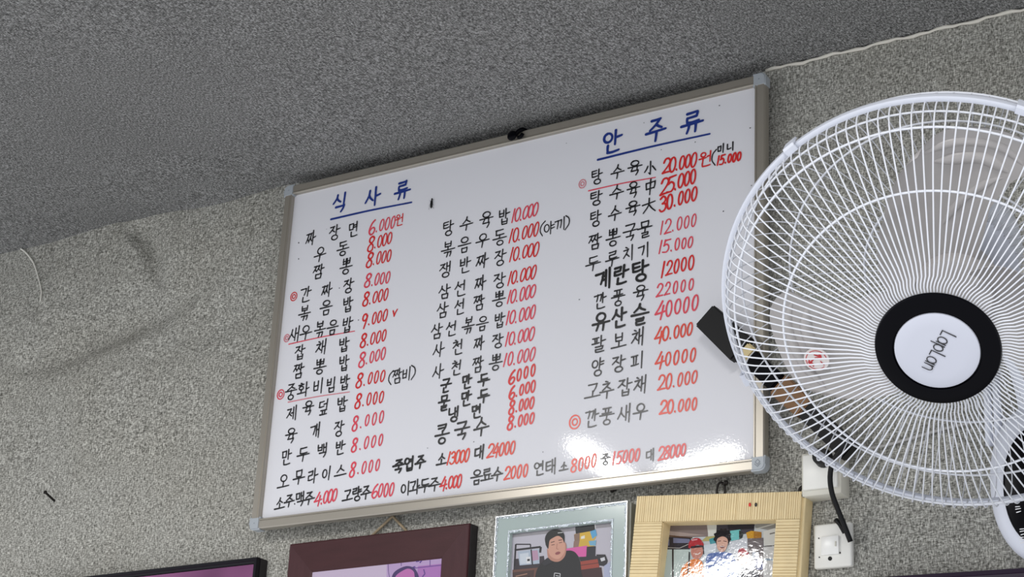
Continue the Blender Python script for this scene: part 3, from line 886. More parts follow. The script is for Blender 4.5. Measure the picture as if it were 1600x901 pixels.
# shelves and boxes left
pc.shape([(803, 873), (850, 868), (852, 884), (838, 892), (802, 894)], (52, 44, 54))
pc.shape([(809, 861), (843, 857), (843, 880), (812, 883)], (178, 190, 208)); pc.shape([(812, 865), (826, 863), (826, 880), (813, 881)], (210, 218, 228))
pc.shape([(830, 860), (840, 859), (842, 874), (832, 876)], (188, 150, 176))
pc.line([(804, 859), (845, 854)], 3, (30, 28, 36)); pc.line([(806, 850), (829, 850), (829, 856)], 1.8, (30, 28, 36)); pc.line([(806, 850), (804, 884)], 2.6, (30, 28, 36)); pc.line([(845, 854), (844, 863)], 3.4, (30, 28, 36)); pc.line([(830, 858), (832, 882)], 2, (36, 34, 42))
pc.shape([(822, 870), (829, 869), (829, 880), (823, 880)], (230, 232, 236)); pc.shape([(824, 873), (828, 872.6), (828, 876), (824, 876.5)], (40, 40, 46))
pc.shape([(801, 890), (845, 886), (842, 925), (801, 925)], (110, 72, 62)); pc.shape([(801, 894), (835, 890), (832, 925), (801, 925)], (72, 46, 44))
pc.line([(806, 900), (824, 896)], 1.6, (160, 120, 100)); pc.line([(812, 905), (828, 900)], 1.6, (40, 28, 28))
# packets right
pc.shape([(899, 823), (929, 819), (930, 829), (900, 834)], (26, 28, 30))
pc.shape([(898, 834), (926, 829), (932, 836), (930, 842), (900, 846)], (222, 180, 60)); pc.shape([(922, 830), (931, 827), (933, 836), (926, 842)], (92, 168, 214)); pc.shape([(897, 835), (906, 832), (906, 844), (898, 846)], (140, 112, 96))
pc.shape([(899, 846), (928, 842), (932, 848), (928, 853), (900, 855)], (214, 176, 66)); pc.shape([(920, 845), (932, 844), (931, 852), (922, 852)], (120, 176, 206)); pc.shape([(897, 845), (906, 844), (904, 855), (896, 855)], (146, 116, 104))
pc.shape([(908, 838), (914, 836), (914, 841), (908, 842)], (240, 236, 220))
pc.shape([(883, 857), (918, 852), (916, 870), (890, 868)], (222, 96, 170))
pc.shape([(917, 854), (931, 853), (930, 880), (916, 878)], (36, 38, 48)); pc.shape([(905, 870), (935, 868), (942, 884), (908, 878)], (40, 38, 46))
pc.shape([(906, 877), (934, 873), (937, 886), (908, 890)], (160, 66, 52)); pc.line([(907, 883), (936, 879)], 1.2, (90, 36, 34)); pc.shape([(908, 890), (940, 886), (945, 925), (908, 925)], (62, 30, 34))
pc.shape([(932, 866), (946, 866), (950, 876), (946, 886), (936, 880)], (38, 36, 44)); pc.shape([(938, 872), (945, 870), (946, 875), (940, 877)], (214, 214, 220)); pc.shape([(944, 884), (956, 876), (956, 925), (944, 925)], (176, 182, 210))
# the man
pc.shape([(834, 925), (838, 894), (846, 880), (858, 870), (872, 866), (886, 860), (898, 862), (906, 874), (909, 895), (912, 925)], (24, 24, 28), True)
pc.shape([(855, 858), (857, 871), (866, 877), (876, 876), (884, 866), (884, 848), (870, 846)], (190, 136, 118), True)
pc.shape([(855, 852), (856, 844), (862, 838), (872, 834), (880, 838), (883, 848), (883, 860), (879, 868), (873, 873), (866, 872), (859, 866)], (214, 160, 140), True)
pc.shape([(853, 851), (852, 840), (857, 831), (866, 827), (876, 828), (882, 835), (882, 848), (879, 841), (872, 837), (863, 841), (859, 845), (857, 857)], (22, 22, 24), True)
pc.line([(861, 847.5), (867, 845.5)], 1.1, (60, 40, 38)); pc.line([(873, 844), (879, 843)], 1.1, (60, 40, 38)); pc.line([(862, 851.5), (867, 850.5)], .9, (90, 56, 50)); pc.line([(874, 848), (879, 847)], .9, (90, 56, 50))
pc.line([(871, 849), (870, 857), (873, 858)], .8, (170, 112, 96)); pc.blob(872, 864, 4.2, 2.2, (150, 82, 84), -.3)
pc.line([(872, 832.5), (880, 831.5)], 1, (220, 220, 220))
pc.shape([(847, 880), (857, 871), (864, 878), (852, 884)], (40, 40, 46)); 
for a, b in (((867, 895), (866, 905)), ((867, 895), (876, 896)), ((876, 896), (875, 905)), ((869, 899), (874, 900))): pc.line([a, b], 1.0, (214, 214, 218))
pc.build('photograph', t)

# ribbed tan frame
Yt = 0.000
t, W, inv = frame_base('picture_frame', 'ribbed cream coloured bamboo strip frame holding a photograph of three people', (995, 774.5), (1252.5, 767), Yt)
H = 0.24
M_TAN = mat('cream_bamboo', (222, 201, 156), .55, noise=.12, nscale=60)
M_GRV = mat('brown_groove', (150, 112, 70), .7)
rh = -(inv @ at(993.5, 815, Yt)).z
lw = (inv @ at(1031, 850, Yt)).x; rw = W - (inv @ at(1209.5, 850, Yt)).x
def ribs(x0, x1, z0, z1, vertical, pitch, name):
    """one side of the frame with its sawn ribs"""
    bm = bmesh.new(); bm2 = bmesh.new()
    box(bm, x0 + .0004, x1 - .0004, .0016, .0285, z0 + .0004, z1 - .0004, .0012, 2)
    a, b = (x0, x1) if vertical else (z0, z1)
    p = a
    while p < b - .0005:
        st = pitch * random.uniform(.75, 1.3); e = min(b, p + st)
        g = .00018 * random.uniform(.5, 1.9); d = random.uniform(0, .0004)
        if vertical: box(bm, p + g, e - g, d, .006, z0, z1, .0004, 1)
        else: box(bm, x0, x1, d, .006, p + g, e - g, .0004, 1)
        p = e
    o = obj(name, bm, M_TAN, t)
    return o
ribs(0, W, -rh, 0, True, .0034, 'top_side')
ribs(0, lw, -H, -rh, False, .0042, 'left_side')
ribs(W - rw, W, -H, -rh, False, .0042, 'right_side')
bm = bmesh.new(); box(bm, W - .004, W + .0045, .0045, .0285, -H, -.003, .002, 3); box(bm, lw - .002, lw + .0005, .004, .026, -H, -rh + .001); box(bm, lw, W - rw, .004, .026, -rh - .0005, -rh + .003)
obj('rabbet', bm, M_TAN, t)
for q, mt in (((1171.5, 788), mat('red_dot', (206, 46, 34), .4)), ((1181, 788), M_BLK)):
    c = inv @ at(q[0], q[1], Yt - .001)
    bm = bmesh.new(); bmesh.ops.create_uvsphere(bm, u_segments=10, v_segments=8, radius=1, matrix=Matrix.Translation(c) @ Matrix.Diagonal((.0019, .0008, .0027, 1)))
    obj('paint_dot', bm, mt, t, smooth=True)
Yp = .0215
pc = Pic(at(1125, 820, Yp + .002), Vector((-.0010, -.9976, .0690)), inv, True)       # print tilted on purpose so its gloss mirrors a ceiling lamp
pc.shape([(1028, 812), (1222, 806), (1222, 925), (1028, 925)], (196, 202, 206))
pc.shape([(1036, 815), (1108, 813), (1106, 838), (1038, 840)], (132, 118, 116)); pc.shape([(1036, 828), (1104, 836), (1036, 838)], (168, 152, 146)); pc.line([(1038, 836), (1082, 840)], 2, (92, 66, 50))
pc.shape([(1104, 815), (1120, 814), (1119, 838), (1107, 838)], (216, 216, 210)); pc.shape([(1120, 813), (1180, 811), (1178, 832), (1119, 840)], (70, 66, 76)); pc.shape([(1136, 814), (1180, 812), (1178, 826), (1138, 828)], (44, 42, 52))
pc.shape([(1178, 812), (1212, 810), (1212, 830), (1180, 824)], (150, 150, 148)); pc.line([(1182, 826), (1210, 818)], 2, (206, 206, 200))
pc.shape([(1038, 838), (1080, 840), (1078, 858), (1038, 858)], (52, 48, 54)); pc.shape([(1052, 840), (1078, 842), (1078, 848), (1052, 848)], (120, 122, 150)); pc.shape([(1039, 841), (1046, 842), (1046, 852), (1039, 853)], (110, 112, 140))
pc.line([(1040, 855), (1062, 856), (1080, 848), (1110, 844)], .9, (190, 186, 180))
pc.shape([(1038, 858), (1080, 858), (1080, 925), (1038, 925)], (190, 204, 200)); pc.line([(1051.5, 858), (1051.5, 925)], 2.6, (50, 44, 44))
pc.shape([(1096, 845), (1104, 838), (1118, 837), (1113, 845)], (176, 168, 110)); pc.shape([(1108, 842), (1118, 839), (1120, 848), (1110, 850)], (70, 150, 160))
pc.shape([(1098, 852), (1120, 848), (1118, 880), (1100, 880)], (206, 214, 222))
pc.shape([(1140, 846), (1168, 840), (1168, 925), (1140, 925)], (206, 210, 218)); pc.shape([(1168, 840), (1193, 840), (1193, 925), (1168, 925)], (116, 108, 110))
pc.shape([(1176, 862), (1186, 862), (1186, 872), (1174, 874)], (206, 212, 224)); pc.shape([(1178, 874), (1192, 872), (1192, 890), (1180, 890)], (60, 72, 124))
pc.shape([(1141, 829), (1157, 827), (1157, 842), (1142, 845)], (116, 196, 196)); pc.shape([(1155, 828), (1162, 832), (1160, 840), (1155, 842)], (48, 54, 54)); pc.shape([(1166, 832), (1174, 829), (1190, 831), (1190, 840), (1168, 841)], (206, 152, 44)); pc.shape([(1178, 830), (1190, 831), (1190, 840), (1178, 841)], (168, 116, 38))
pc.shape([(1193, 830), (1214, 824), (1214, 852), (1194, 853)], (214, 214, 210)); pc.shape([(1193, 854), (1214, 853), (1214, 925), (1193, 925)], (206, 206, 206)); pc.line([(1193, 853.5), (1212, 852)], 1.4, (60, 56, 56)); pc.line([(1203, 834), (1211, 832)], 2, (120, 116, 112))
for k in range(4): pc.line([(1196 + k * 3, 874), (1198 + k * 3, 873.8)], 3, (90, 130, 160))
# left person: orange shirt, red helmet
pc.shape([(1062, 925), (1064, 892), (1072, 880), (1084, 873), (1096, 876), (1100, 890), (1102, 925)], (226, 124, 40), True)
pc.shape([(1080, 856), (1090, 852), (1098, 856), (1098, 866), (1092, 873), (1084, 872), (1080, 864)], (196, 128, 112), True)
pc.shape([(1076, 856), (1077, 847), (1084, 841), (1093, 841), (1099, 848), (1099, 853), (1090, 851), (1080, 856)], (178, 46, 56), True)
pc.line([(1081, 844), (1090, 842.5)], 1.6, (226, 170, 176)); pc.line([(1080, 855), (1098, 853)], 3.2, (50, 40, 46)); pc.line([(1077.5, 862), (1077, 880), (1075, 900)], 2.2, (28, 26, 30)); pc.line([(1099, 852), (1100, 866)], 1.4, (50, 30, 36))
pc.line([(1086, 865), (1091, 866), (1095, 863)], 1.4, (240, 226, 220))
# middle person: blue jacket, wild dark hair
pc.shape([(1102, 925), (1104, 872), (1118, 863), (1136, 863), (1148, 872), (1152, 925)], (74, 104, 168), True)
pc.shape([(1115, 843), (1117.5, 838), (1115.5, 834), (1119.5, 832), (1120, 828), (1124.5, 828.5), (1127, 825.5), (1130, 827.5), (1134, 825.5), (1136, 828.5), (1140, 828), (1140, 832), (1143, 834), (1141.5, 838), (1143, 843), (1140.5, 845), (1139, 851), (1120, 851), (1118, 846)], (28, 24, 28))
pc.shape([(1120, 846), (1122, 841), (1130, 838), (1137, 842), (1137.5, 850), (1134, 859), (1128, 862.5), (1121.5, 857)], (214, 168, 150), True)
pc.line([(1122, 845.5), (1127, 845)], 1.0, (70, 46, 44)); pc.line([(1131, 845), (1136, 846)], 1.0, (70, 46, 44)); pc.blob(1129, 854.5, 3.6, 1.8, (120, 60, 60)); pc.line([(1126, 853.6), (1132, 853.8)], .9, (240, 232, 228))
# right person: dark jacket, red cap
pc.shape([(1152, 925), (1156, 893), (1166, 884), (1176, 884), (1184, 893), (1189, 925)], (40, 44, 62), True)
pc.shape([(1151, 872), (1156, 866), (1170, 866), (1174, 874), (1171, 884), (1154, 883)], (54, 36, 36), True)
pc.shape([(1154, 871), (1159, 867), (1168, 868), (1170, 877), (1165, 885), (1157, 883)], (206, 160, 148), True)
pc.shape([(1153, 868), (1155, 859), (1161, 856), (1168, 861), (1171, 867), (1162, 866)], (172, 40, 58), True)
pc.line([(1158, 880), (1163, 881), (1166, 878)], 1.4, (240, 230, 226)); pc.line([(1156, 873), (1160, 873)], .9, (80, 50, 48)); pc.line([(1163, 873), (1167, 873)], .9, (80, 50, 48))
pc.build('photograph', t)
# no sleeve is built; the tilted glossy print itself mirrors the lamps
bm = bmesh.new()
bm.free()
bm = bmesh.new()
c = inv @ at(1127, 758, .018)
tube(bm, crom([c + Vector((-.0055, 0, -.016)), c + Vector((-.006, 0, -.004)), c + Vector((-.003, -.001, .003)), c + Vector((.003, -.001, .003)), c + Vector((.006, 0, -.004)), c + Vector((.0055, 0, -.016))], .002), .0016, 8)
obj('hanging_loop', bm, M_IRON, t, smooth=True)
screw('nail', 'dark nail holding the wire loop of the ribbed cream frame', (1134, 754), (1130, 756), .016, .0018, .0034, M_IRON)

# black framed magenta picture at lower left
Yk = 0.004
t, W, inv = frame_base('picture_frame', 'thin black frame around a magenta purple picture at the lower left corner', (22, 912.5), (401.5, 869.5), Yk)
H = 0.25
M_KF = mat('black_frame_lacquer', (12, 9, 18), .3, spec=.2)
mitre_frame(t, W, H, .009, .009, [(0, .024), (0, .001), (.06, 0), (.55, 0), (.62, .0018), (1, .0042), (1, .01), (.5, .024)], M_KF)
bm = bmesh.new(); box(bm, .002, W + .001, .009, .0255, -H, -.0008); obj('backing', bm, M_BEDGE, t)
pm = bpy.data.materials.new('magenta_print'); pm.use_nodes = True
nt = pm.node_tree; b = nt.nodes['Principled BSDF']; b.inputs['Roughness'].default_value = .25
tc = nt.nodes.new('ShaderNodeTexCoord'); nz = nt.nodes.new('ShaderNodeTexNoise'); nz.inputs['Scale'].default_value = 5
rp = nt.nodes.new('ShaderNodeValToRGB'); rp.color_ramp.elements[0].color = rgb((98, 44, 88)); rp.color_ramp.elements[1].color = rgb((136, 74, 122))
rp.color_ramp.elements[0].position = .35; rp.color_ramp.elements[1].position = .65
nt.links.new(tc.outputs['Object'], nz.inputs['Vector']); nt.links.new(nz.outputs[0], rp.inputs[0]); nt.links.new(rp.outputs[0], b.inputs['Base Color'])
bm = bmesh.new(); box(bm, .010, W - .010, .0052, .008, -H + .01, -.010); obj('picture', bm, pm, t)

# dark purple picture whose top edge shows at the lower right
Yk = 0.0
t, W, inv = frame_base('picture_frame', 'glossy dark purple frame top edge below the fan at the lower right', (1338, 903), (1660, 882.5), Yk)
H = 0.2
mitre_frame(t, W, H, .010, .010, [(0, .026), (0, .001), (.06, 0), (.55, 0), (.62, .0018), (1, .0042), (1, .01), (.5, .026)], mat('dark_purple_lacquer', (34, 18, 40), .18))
bm = bmesh.new(); box(bm, .009, W - .009, .0045, .0255, -H + .01, -.009)
obj('picture', bm, mat('dark_purple_print', (70, 24, 66), .15, noise=.5, nscale=12), t)

# ------------------------------------------------------------------ wall switch, junction box, cords
A, B = at(1275.5, 820, .02), at(1335, 815.5, .02)
sw = thing('light_switch', 'square white rocker switch plate below the fan', 'light switch', at(1305.5, 854, WALL))
w_, h_ = (B - A).length, (at(1275, 819, .02) - at(1275, 888, .02)).length
bm = bmesh.new(); box(bm, -w_ / 2, w_ / 2, -.0105, -.0002, -h_ / 2, h_ / 2, .003, 3); auto_smooth(obj('plate', bm, M_IVORY, sw))
bm = bmesh.new(); box(bm, -w_ * .29, w_ * .19, -.0135, -.0095, -h_ * .22, h_ * .20, .0012, 2)
for v in bm.verts:
    if v.co.y < -.011: v.co.y -= (v.co.x + w_ * .05) * .06
rk = auto_smooth(obj('rocker', bm, mat('white_rocker', (240, 240, 238), .3), sw))
bm = bmesh.new(); box(bm, w_ * .10, w_ * .135, -.0155, -.012, -h_ * .05, h_ * .06, .0004, 1); obj('indicator', bm, M_IVORY2, rk)
for x, z, r in ((-.06, -.30, .0028), (.20, -.19, .0012), (-.34, -.25, .0009), (-.35, .18, .0009)):
    bm = bmesh.new(); cyl(bm, (x * w_, -.0112, z * h_), (x * w_, -.0098, z * h_), r, n=14); obj('screw_hole', bm, M_BLACKM, sw)

jb = thing('socket_box', 'white surface mounted socket box on the wall partly behind the fan rim', 'socket', at(1300, 752, WALL))
bm = bmesh.new(); box(bm, -.031, .026, -.030, -.0002, -.026, .034, .003, 2); auto_smooth(obj('body', bm, M_IVORY2, jb))
bm = bmesh.new(); box(bm, -.027, .022, -.0345, -.029, -.018, .030, .002, 2); auto_smooth(obj('cover', bm, M_IVORY, jb))
bm = bmesh.new(); cyl(bm, (.004, -.048, .022), (.004, -.034, .022), .011, .013, 18); auto_smooth(obj('plug', bm, M_BLACKM, jb))
bm = bmesh.new(); tube(bm, crom([(-.030, -.026, -.010), (-.034, -.027, -.014), (-.034, -.027, -.020), (-.027, -.027, -.024)], .002), .0024, 8); obj('clip', bm, M_IRON, jb, smooth=True)

bm = bmesh.new()
pts = [at(x, y, Y) for x, y, Y in ((1322, 690, -.035), (1312, 705, -.030), (1301, 722, -.028), (1297, 745, -.024), (1300, 770, -.018), (1309, 795, -.006), (1319, 820, .004), (1329, 846, .012))]
tube(bm, crom(pts, .005), .0036, 10)
cb = tag(obj('black_cord', bm, M_BLACKM, smooth=True), 'thick black cord running down from behind the fan onto the switch plate', 'cord')
bm = bmesh.new(); tube(bm, crom([at(1306, 812, .006), at(1312, 818, .006), at(1320, 832, .010)], .003), .0033, 10); obj('cord_end', bm, M_BLACKM, cb, smooth=True)

bm = bmesh.new()
pts = [at(x, y, .024) for x, y in ((1336, 700), (1375, 697), (1420, 685), (1480, 668), (1540, 655), (1610, 640), (1680, 632))]
tube(bm, crom(pts, .01), .0022, 8)
tag(obj('wall_cable', bm, mat('grey_cable', (170, 168, 166), .5), smooth=True), 'thin grey cable running along the wall behind the fan', 'cable')

# the dark and wooden stick-like object hanging behind the fan's left side
Ys = -.030
a, b = at(1107, 497, Ys), at(1330, 706, Ys + .02)
u = (b - a).normalized(); v = Vector((0, -1, 0)); v = (v - u * v.dot(u)).normalized(); s = v.cross(u)
st = thing('wooden_stick', 'dark wooden stick with black end blocks and pale band hanging behind the fan', 'stick', a, Matrix((u, s, v)).transposed().to_quaternion())
L = (b - a).length
def sbox(name, x0, x1, w0, w1, d, mt, bev=.002):
    bm = bmesh.new(); box(bm, x0, x1, -1, 1, -d, d)
    for q in bm.verts:
        q.co.y *= (w0 if q.co.x < (x0 + x1) / 2 else w1)
    bmesh.ops.bevel(bm, geom=bm.edges[:], offset=bev, segments=2, affect='EDGES')
    auto_smooth(obj(name, bm, mt, st))
sbox('head_block', -.004, .075, .019, .021, .010, M_BLACKM)
sbox('band', .076, .092, .014, .014, .009, mat('pale_horn', (196, 178, 132), .4))
sbox('grip', .093, .150, .013, .014, .010, M_BLACKP)
sbox('shaft', .151, .205, .017, .015, .009, mat('brown_stick_wood', (112, 78, 44), .5, noise=.35, nscale=60))
sbox('end_block', .206, L, .013, .015, .010, M_BLACKM)

# ------------------------------------------------------------------ the wall fan
FN = Vector((0.093, -0.661, -0.739)).normalized()           # the way it blows: out from the wall and down
FC = CAM + ray(1481, 484) * 2.02                             # centre of the rim
fu = Vector((1, 0, 0)); fu = (fu - FN * fu.dot(FN)).normalized()
fv = FN.cross(fu).normalized()
FROT = Matrix((fu, fv, FN)).transposed()
fan = thing('wall_fan', 'white wall fan with round wire guard and black and white hub', 'fan', FC, FROT.to_quaternion())
FINV = (Matrix.Translation(FC) @ FROT.to_4x4()).inverted()
def fan_px(x, y, z):
    """fan-local point seen at a pixel, on the plane local z"""
    return FINV @ at_plane(x, y, FC + FN * z, FN)
def fang(x, y, z=0.0):
    q = fan_px(x, y, z); return math.atan2(q.y, q.x)
RO = 0.249
bm = bmesh.new()
lathe(bm, [(RO - .002, .0052), (RO, .0042), (RO + .0008, 0), (RO, -.0045), (RO - .002, -.005), (RO - .0062, -.0015), (RO - .0068, .001), (RO - .006, .0040)], 160, True)
auto_smooth(obj('rim', bm, M_PLAST, fan), 50)
for px in ((1240, 232), (1598, 172), (1133, 600)):
    an = fang(*px); bm = bmesh.new()
    n = 8; ar = .058
    prof = [(RO + .0012, -.010), (RO + .0036, -.008), (RO + .0036, .007), (RO + .001, .0092), (RO - .006, .0088), (RO - .006, .0065), (RO + .001, .006)]
    rings = [[bm.verts.new((r * math.cos(an + ar * (i / n - .5)), r * math.sin(an + ar * (i / n - .5)), z)) for r, z in prof] for i in range(n + 1)]
    for i in range(n):
        for j in range(len(prof)):
            k = (j + 1) % len(prof); bm.faces.new((rings[i][j], rings[i][k], rings[i + 1][k], rings[i + 1][j]))
    bm.faces.new(rings[0][::-1]); bm.faces.new(rings[-1]); bmesh.ops.recalc_face_normals(bm, faces=bm.faces)
    auto_smooth(obj('rim_clip', bm, M_PLAST, fan))
HUBZ = .088
def guard(name, prof, n, r, rings, twist, mt, nr=5):
    bm = bmesh.new()
    prof3 = crom([Vector((p[0], p[1], 0)) for p in prof], .012)
    for i in range(n):
        a0 = 2 * math.pi * i / n
        pts = []
        for q in prof3:
            a = a0 + twist(q.x)
            pts.append((q.x * math.cos(a), q.x * math.sin(a), q.y))
        tube(bm, pts, r, nr)
    for rr, z, tr in rings:
        tube(bm, [(rr * math.cos(2 * math.pi * k / 120), rr * math.sin(2 * math.pi * k / 120), z) for k in range(120)], tr, 6, True)
    return obj(name, bm, mt, fan, smooth=True)
front = [(.2432, .002), (.2428, .012), (.238, .025), (.226, .037), (.200, .050), (.165, .062), (.115, .0745), (.082, .081), (.070, .083), (.060, .084)]
def ftw(r):
    return .065 * sstep((.088 - r) / .02) 
guard('front_guard', front, 128, .00092, [(.2385, .0185, .0012), (.2275, .034, .0014), (.168, .0595, .0014)], ftw, M_WIRE)
rear = [(.2432, -.003), (.242, -.022), (.228, -.052), (.200, -.075), (.150, -.090), (.100, -.096), (.066, -.098)]
guard('rear_guard', rear, 84, .0007, [(.236, -.040, .0013), (.188, -.079, .0013), (.105, -.0945, .0014)], lambda r: 0.0, M_WIRE)
# hub badge
bm = bmesh.new(); lathe(bm, [(0, .084), (.064, .084), (.0655, .0865), (.0645, .0895), (.060, .0915), (.050, .0925), (.0462, .0925), (.0458, .0905), (.0, .0905)], 96)
auto_smooth(obj('hub_ring', bm, M_BLACKP, fan), 40)
bm = bmesh.new(); lathe(bm, [(.0, .0950), (.030, .0946), (.041, .0938), (.0438, .0926), (.0444, .0908), (.0, .0906)], 96)
badge = auto_smooth(obj('badge', bm, mat('white_badge', (196, 199, 212), .3), fan), 40)
ZB = .0955
p0 = fan_px(1483, 519, ZB); p1 = fan_px(1450, 578, ZB)
d = (p1 - p0).normalized(); upv = Vector((-d.y, d.x, 0))
q = fan_px(1490, 545, ZB) - fan_px(1466, 548, ZB)
if upv.dot(q) < 0: upv = -upv
ik = Ink(Vector((0, 0, 0)), Vector((1, 0, 0)), Vector((0, 1, 0)), Vector((0, 0, 1)), ZB)
ik.k = 0
tot = (p1 - p0).length
word = 'LapLan'; widths = {'L': .74, 'a': .88, 'p': .92, 'n': .8}
full = sum(widths[c] for c in word); x = 0; hh = .0152; sc = tot / full
for ch in word:
    for s_ in glyph(ch):
        ik.stroke([Vector(((p0 + d * ((x + px) * sc) + upv * ((pz - .45) * hh)).x, (p0 + d * ((x + px) * sc) + upv * ((pz - .45) * hh)).y)) for px, pz in s_], .00125)
    x += widths[ch]
ik.build('lettering', M_BLK, badge)

# blades: broad, cupped, with raised ribs
def lerp_tab(tab, x):
    for (x0, y0), (x1, y1) in zip(tab, tab[1:]):
        if x <= x1:
            f = sstep((x - x0) / (x1 - x0)) if False else max(0, (x - x0) / (x1 - x0))
            return y0 + (y1 - y0) * f
    return tab[-1][1]
LOW = [(.042, 38), (.065, 47), (.11, 53), (.16, 49.5), (.19, 45), (.216, 43)]
HIGH = [(.042, 168), (.070, 150), (.093, 128), (.125, 107), (.16, 95.5), (.19, 88), (.216, 81)]
def blade_pt(t, s, a0):
    """t 0..1 root to tip, s 0..1 across; angles relative to a0"""
    r = .042 + t * (.207 - .042)
    lo, hi = lerp_tab(LOW, r), lerp_tab(HIGH, r)
    a = a0 + math.radians(lo + (hi - lo) * s)
    corner = (abs(s - .5) * 2) ** 4 * t ** 4
    rr = r - .026 * corner
    z = -.030 + .036 * (s - .5) * (1 - .3 * t) + .018 * t - .010 * math.sin(math.pi * s)
    return Vector((rr * math.cos(a), rr * math.sin(a), z))
def make_blade(a0):
    bm = bmesh.new(); nt_, ns = 26, 26; th = .0011
    g = [[None] * (ns + 1) for _ in range(nt_ + 1)]; g2 = [[None] * (ns + 1) for _ in range(nt_ + 1)]
    for i in range(nt_ + 1):
        for j in range(ns + 1):
            p = blade_pt(i / nt_, j / ns, a0)
            g[i][j] = bm.verts.new(p); g2[i][j] = bm.verts.new(p - Vector((0, 0, 2 * th)))
    for i in range(nt_):
        for j in range(ns):
            bm.faces.new((g[i][j], g[i + 1][j], g[i + 1][j + 1], g[i][j + 1]))
            bm.faces.new((g2[i][j], g2[i][j + 1], g2[i + 1][j + 1], g2[i + 1][j]))
    def wallq(a, b, c, d_): bm.faces.new((a, b, c, d_))
    for i in range(nt_):
        wallq(g[i][0], g2[i][0], g2[i + 1][0], g[i + 1][0]); wallq(g[i][ns], g[i + 1][ns], g2[i + 1][ns], g2[i][ns])
    for j in range(ns):
        wallq(g[0][j], g[0][j + 1], g2[0][j + 1], g2[0][j]); wallq(g[nt_][j], g2[nt_][j], g2[nt_][j + 1], g[nt_][j + 1])
    bmesh.ops.recalc_face_normals(bm, faces=bm.faces)
    o = auto_smooth(obj('blade', bm, M_BLADE, fan), 40)
    def rib(path, rad):
        bm = bmesh.new(); pts = crom([blade_pt(t_, s_, a0) for t_, s_ in path], .006); n = len(pts)
        tube(bm, [p - Vector((0, 0, rad * .45)) for p in pts], [rad * min(1, .25 + 3.2 * min(i, n - 1 - i) / n) for i in range(n)], 10)
        obj('rib', bm, M_BLADE, o, smooth=True)
    rib([(.88, .03), (.89, .3), (.89, .62), (.86, .88)], .0062)
    rib([(.76, .04), (.78, .35), (.76, .72)], .0085)
    rib([(.74, .05), (.60, .16), (.42, .27), (.22, .38)], .0056)
    return o
blades = [make_blade(k * 2 * math.pi / 3) for k in range(3)]
bm = bmesh.new(); lathe(bm, [(0, -.026), (.030, -.026), (.044, -.031), (.047, -.040), (.047, -.072), (.0, -.072)], 48)
auto_smooth(obj('blade_hub', bm, M_BLADE, fan), 40)
# sticker on the left blade
cs = fan_px(1276, 561, -.012)
bm = bmesh.new(); lathe(bm, [(0, .0012), (.0145, .0012), (.0145, 0), (0, 0)], 40)
bmesh.ops.transform(bm, matrix=Matrix.Translation(cs), verts=bm.verts)
sk = obj('sticker', bm, mat('white_sticker', (232, 224, 222), .5), fan)
ik = Ink(cs, Vector((1, 0, 0)), Vector((0, 1, 0)), Vector((0, 0, 1)), .0014)
for k in range(8):
    a = random.uniform(0, 6.28); r0 = random.uniform(.003, .009)
    c0 = Vector((r0 * math.cos(a), r0 * math.sin(a)))
    ik.stroke([c0, c0 + Vector((random.uniform(-.004, .004), random.uniform(-.004, .004))), c0 + Vector((random.uniform(-.006, .006), random.uniform(-.004, .004)))], random.uniform(.0008, .0022))
ik.stroke([(r.x, r.y) for r in [Vector(p) for p in ell(0, 0, .0118, .0118, 0, 300, 24)]], .0009)
ik.build('sticker_print', mat('red_sticker_print', (198, 52, 58), .5), sk)
# motor housing behind the guard
bm = bmesh.new(); lathe(bm, [(0, -.099), (.060, -.099), (.066, -.104), (.066, -.150), (.060, -.185), (.046, -.202), (.0, -.206)], 56)
auto_smooth(obj('motor_housing', bm, M_PLAST, fan), 40)
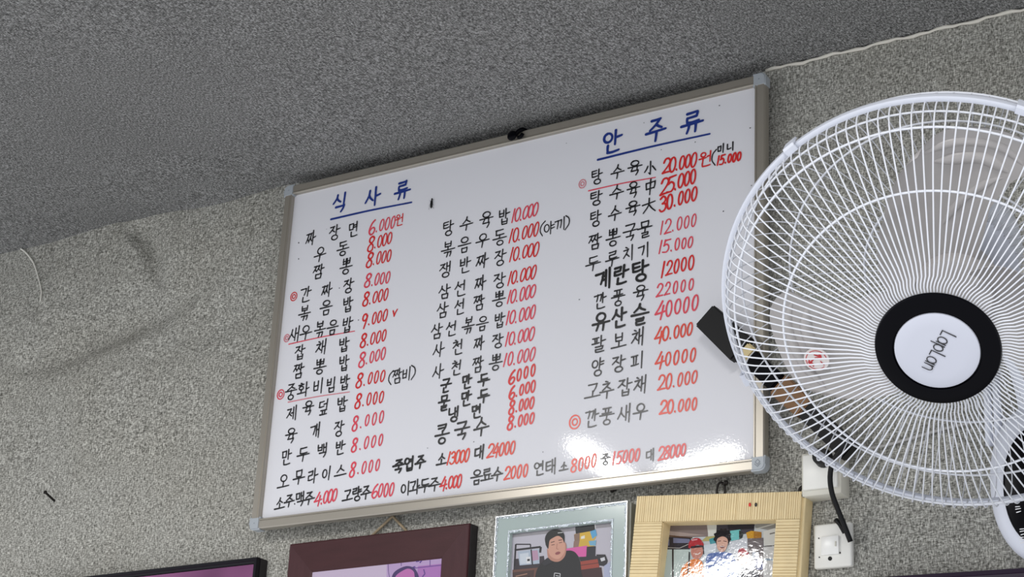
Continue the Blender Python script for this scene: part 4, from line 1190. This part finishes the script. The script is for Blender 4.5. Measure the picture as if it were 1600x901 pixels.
# wall base with neck and control panel (world positions turned into fan-local ones)
def W2F(p): return FINV @ Vector(p)
bc = at(1652, 770, WALL)                     # on the wall straight behind the head
def prism_oval(bm, cx, cz, rx, rz, y0, y1, power=2.4, bev=.012):
    n = 56; k = 7; rings = []
    for i in range(k + 1):
        f = i / k; y = y0 + (y1 - y0) * f
        sh = bev * (1 - math.sqrt(max(0, 1 - max(0, (f - .55) / .45) ** 2)))
        ring = []
        for j in range(n):
            a = 2 * math.pi * j / n; c, s_ = math.cos(a), math.sin(a)
            q = (abs(c) ** power + abs(s_) ** power) ** (-1 / power)
            ring.append(bm.verts.new(W2F((cx + (rx - sh) * q * c, y, cz + (rz - sh) * q * s_))))
        rings.append(ring)
    for A_, B_ in zip(rings, rings[1:]):
        for j in range(n): bm.faces.new((A_[j], A_[(j + 1) % n], B_[(j + 1) % n], B_[j]))
    bm.faces.new(rings[0][::-1]); bm.faces.new(rings[-1])
    bmesh.ops.recalc_face_normals(bm, faces=bm.faces)
bm = bmesh.new(); prism_oval(bm, bc.x, bc.z, .066, .100, WALL - .0005, -.052, 2.2, .02)
auto_smooth(obj('wall_base', bm, M_PLAST, fan), 40)
bm = bmesh.new(); prism_oval(bm, bc.x + .006, bc.z - .012, .046, .075, -.050, -.0575, 2.1, .004)
pn = auto_smooth(obj('control_panel', bm, M_BLACKP, fan), 40)
FY = Vector((0, 1, 0))
ik = Ink(Vector((0, 0, 0)), Vector((1, 0, 0)), Vector((0, 0, 1)), Vector((0, -1, 0)), 0)
for q in ((1591, 795), (1597, 843), (1598, 830)):
    c = at(q[0], q[1], -.0585); 
    for s_ in ([(-.003, .003), (.002, .003)], [(-.003, 0), (.003, .0005)], [(-.002, -.004), (.003, -.003)]):
        ik.stroke([(c.x + a_, c.z + b_) for a_, b_ in s_], .0012, False)
ik.v = [W2F(v + Vector((0, -.0588, 0))) for v in ik.v]
ik.build('panel_marks', mat('white_panel_print', (226, 226, 230), .4), pn)
mot = FC - FN * .165
bm = bmesh.new()
np_ = [Vector((bc.x, -.015, bc.z + .075)), Vector((bc.x, -.045, bc.z + .13)), Vector((bc.x, -.10, bc.z + .175)).lerp(mot, .25), mot]
cv = crom(np_, .012)
tube(bm, [W2F(p) for p in cv], [.026 - .004 * i / len(cv) for i in range(len(cv))], 20)
auto_smooth(obj('neck', bm, M_PLAST, fan), 50)
for dx in (-.066, -.054):
    bm = bmesh.new(); tp = at(1536, 648, -.02)
    tube(bm, [W2F((bc.x + dx, -.02, bc.z + .055)), W2F((bc.x + dx, -.02, bc.z + .15))], .0052, 10)
    obj('bracket_rib', bm, M_PLAST, fan, smooth=True)

make_lamp(LAMPS[0], 'ceiling lamp mirrored as the left bright patch low on the whiteboard')
make_lamp(LAMPS[1], 'ceiling lamp mirrored as the right bright patch low on the whiteboard')
make_lamp(LAMPS[2], 'unseen long fill lamp added above the camera to brighten the room')
bpy.context.view_layer.update()
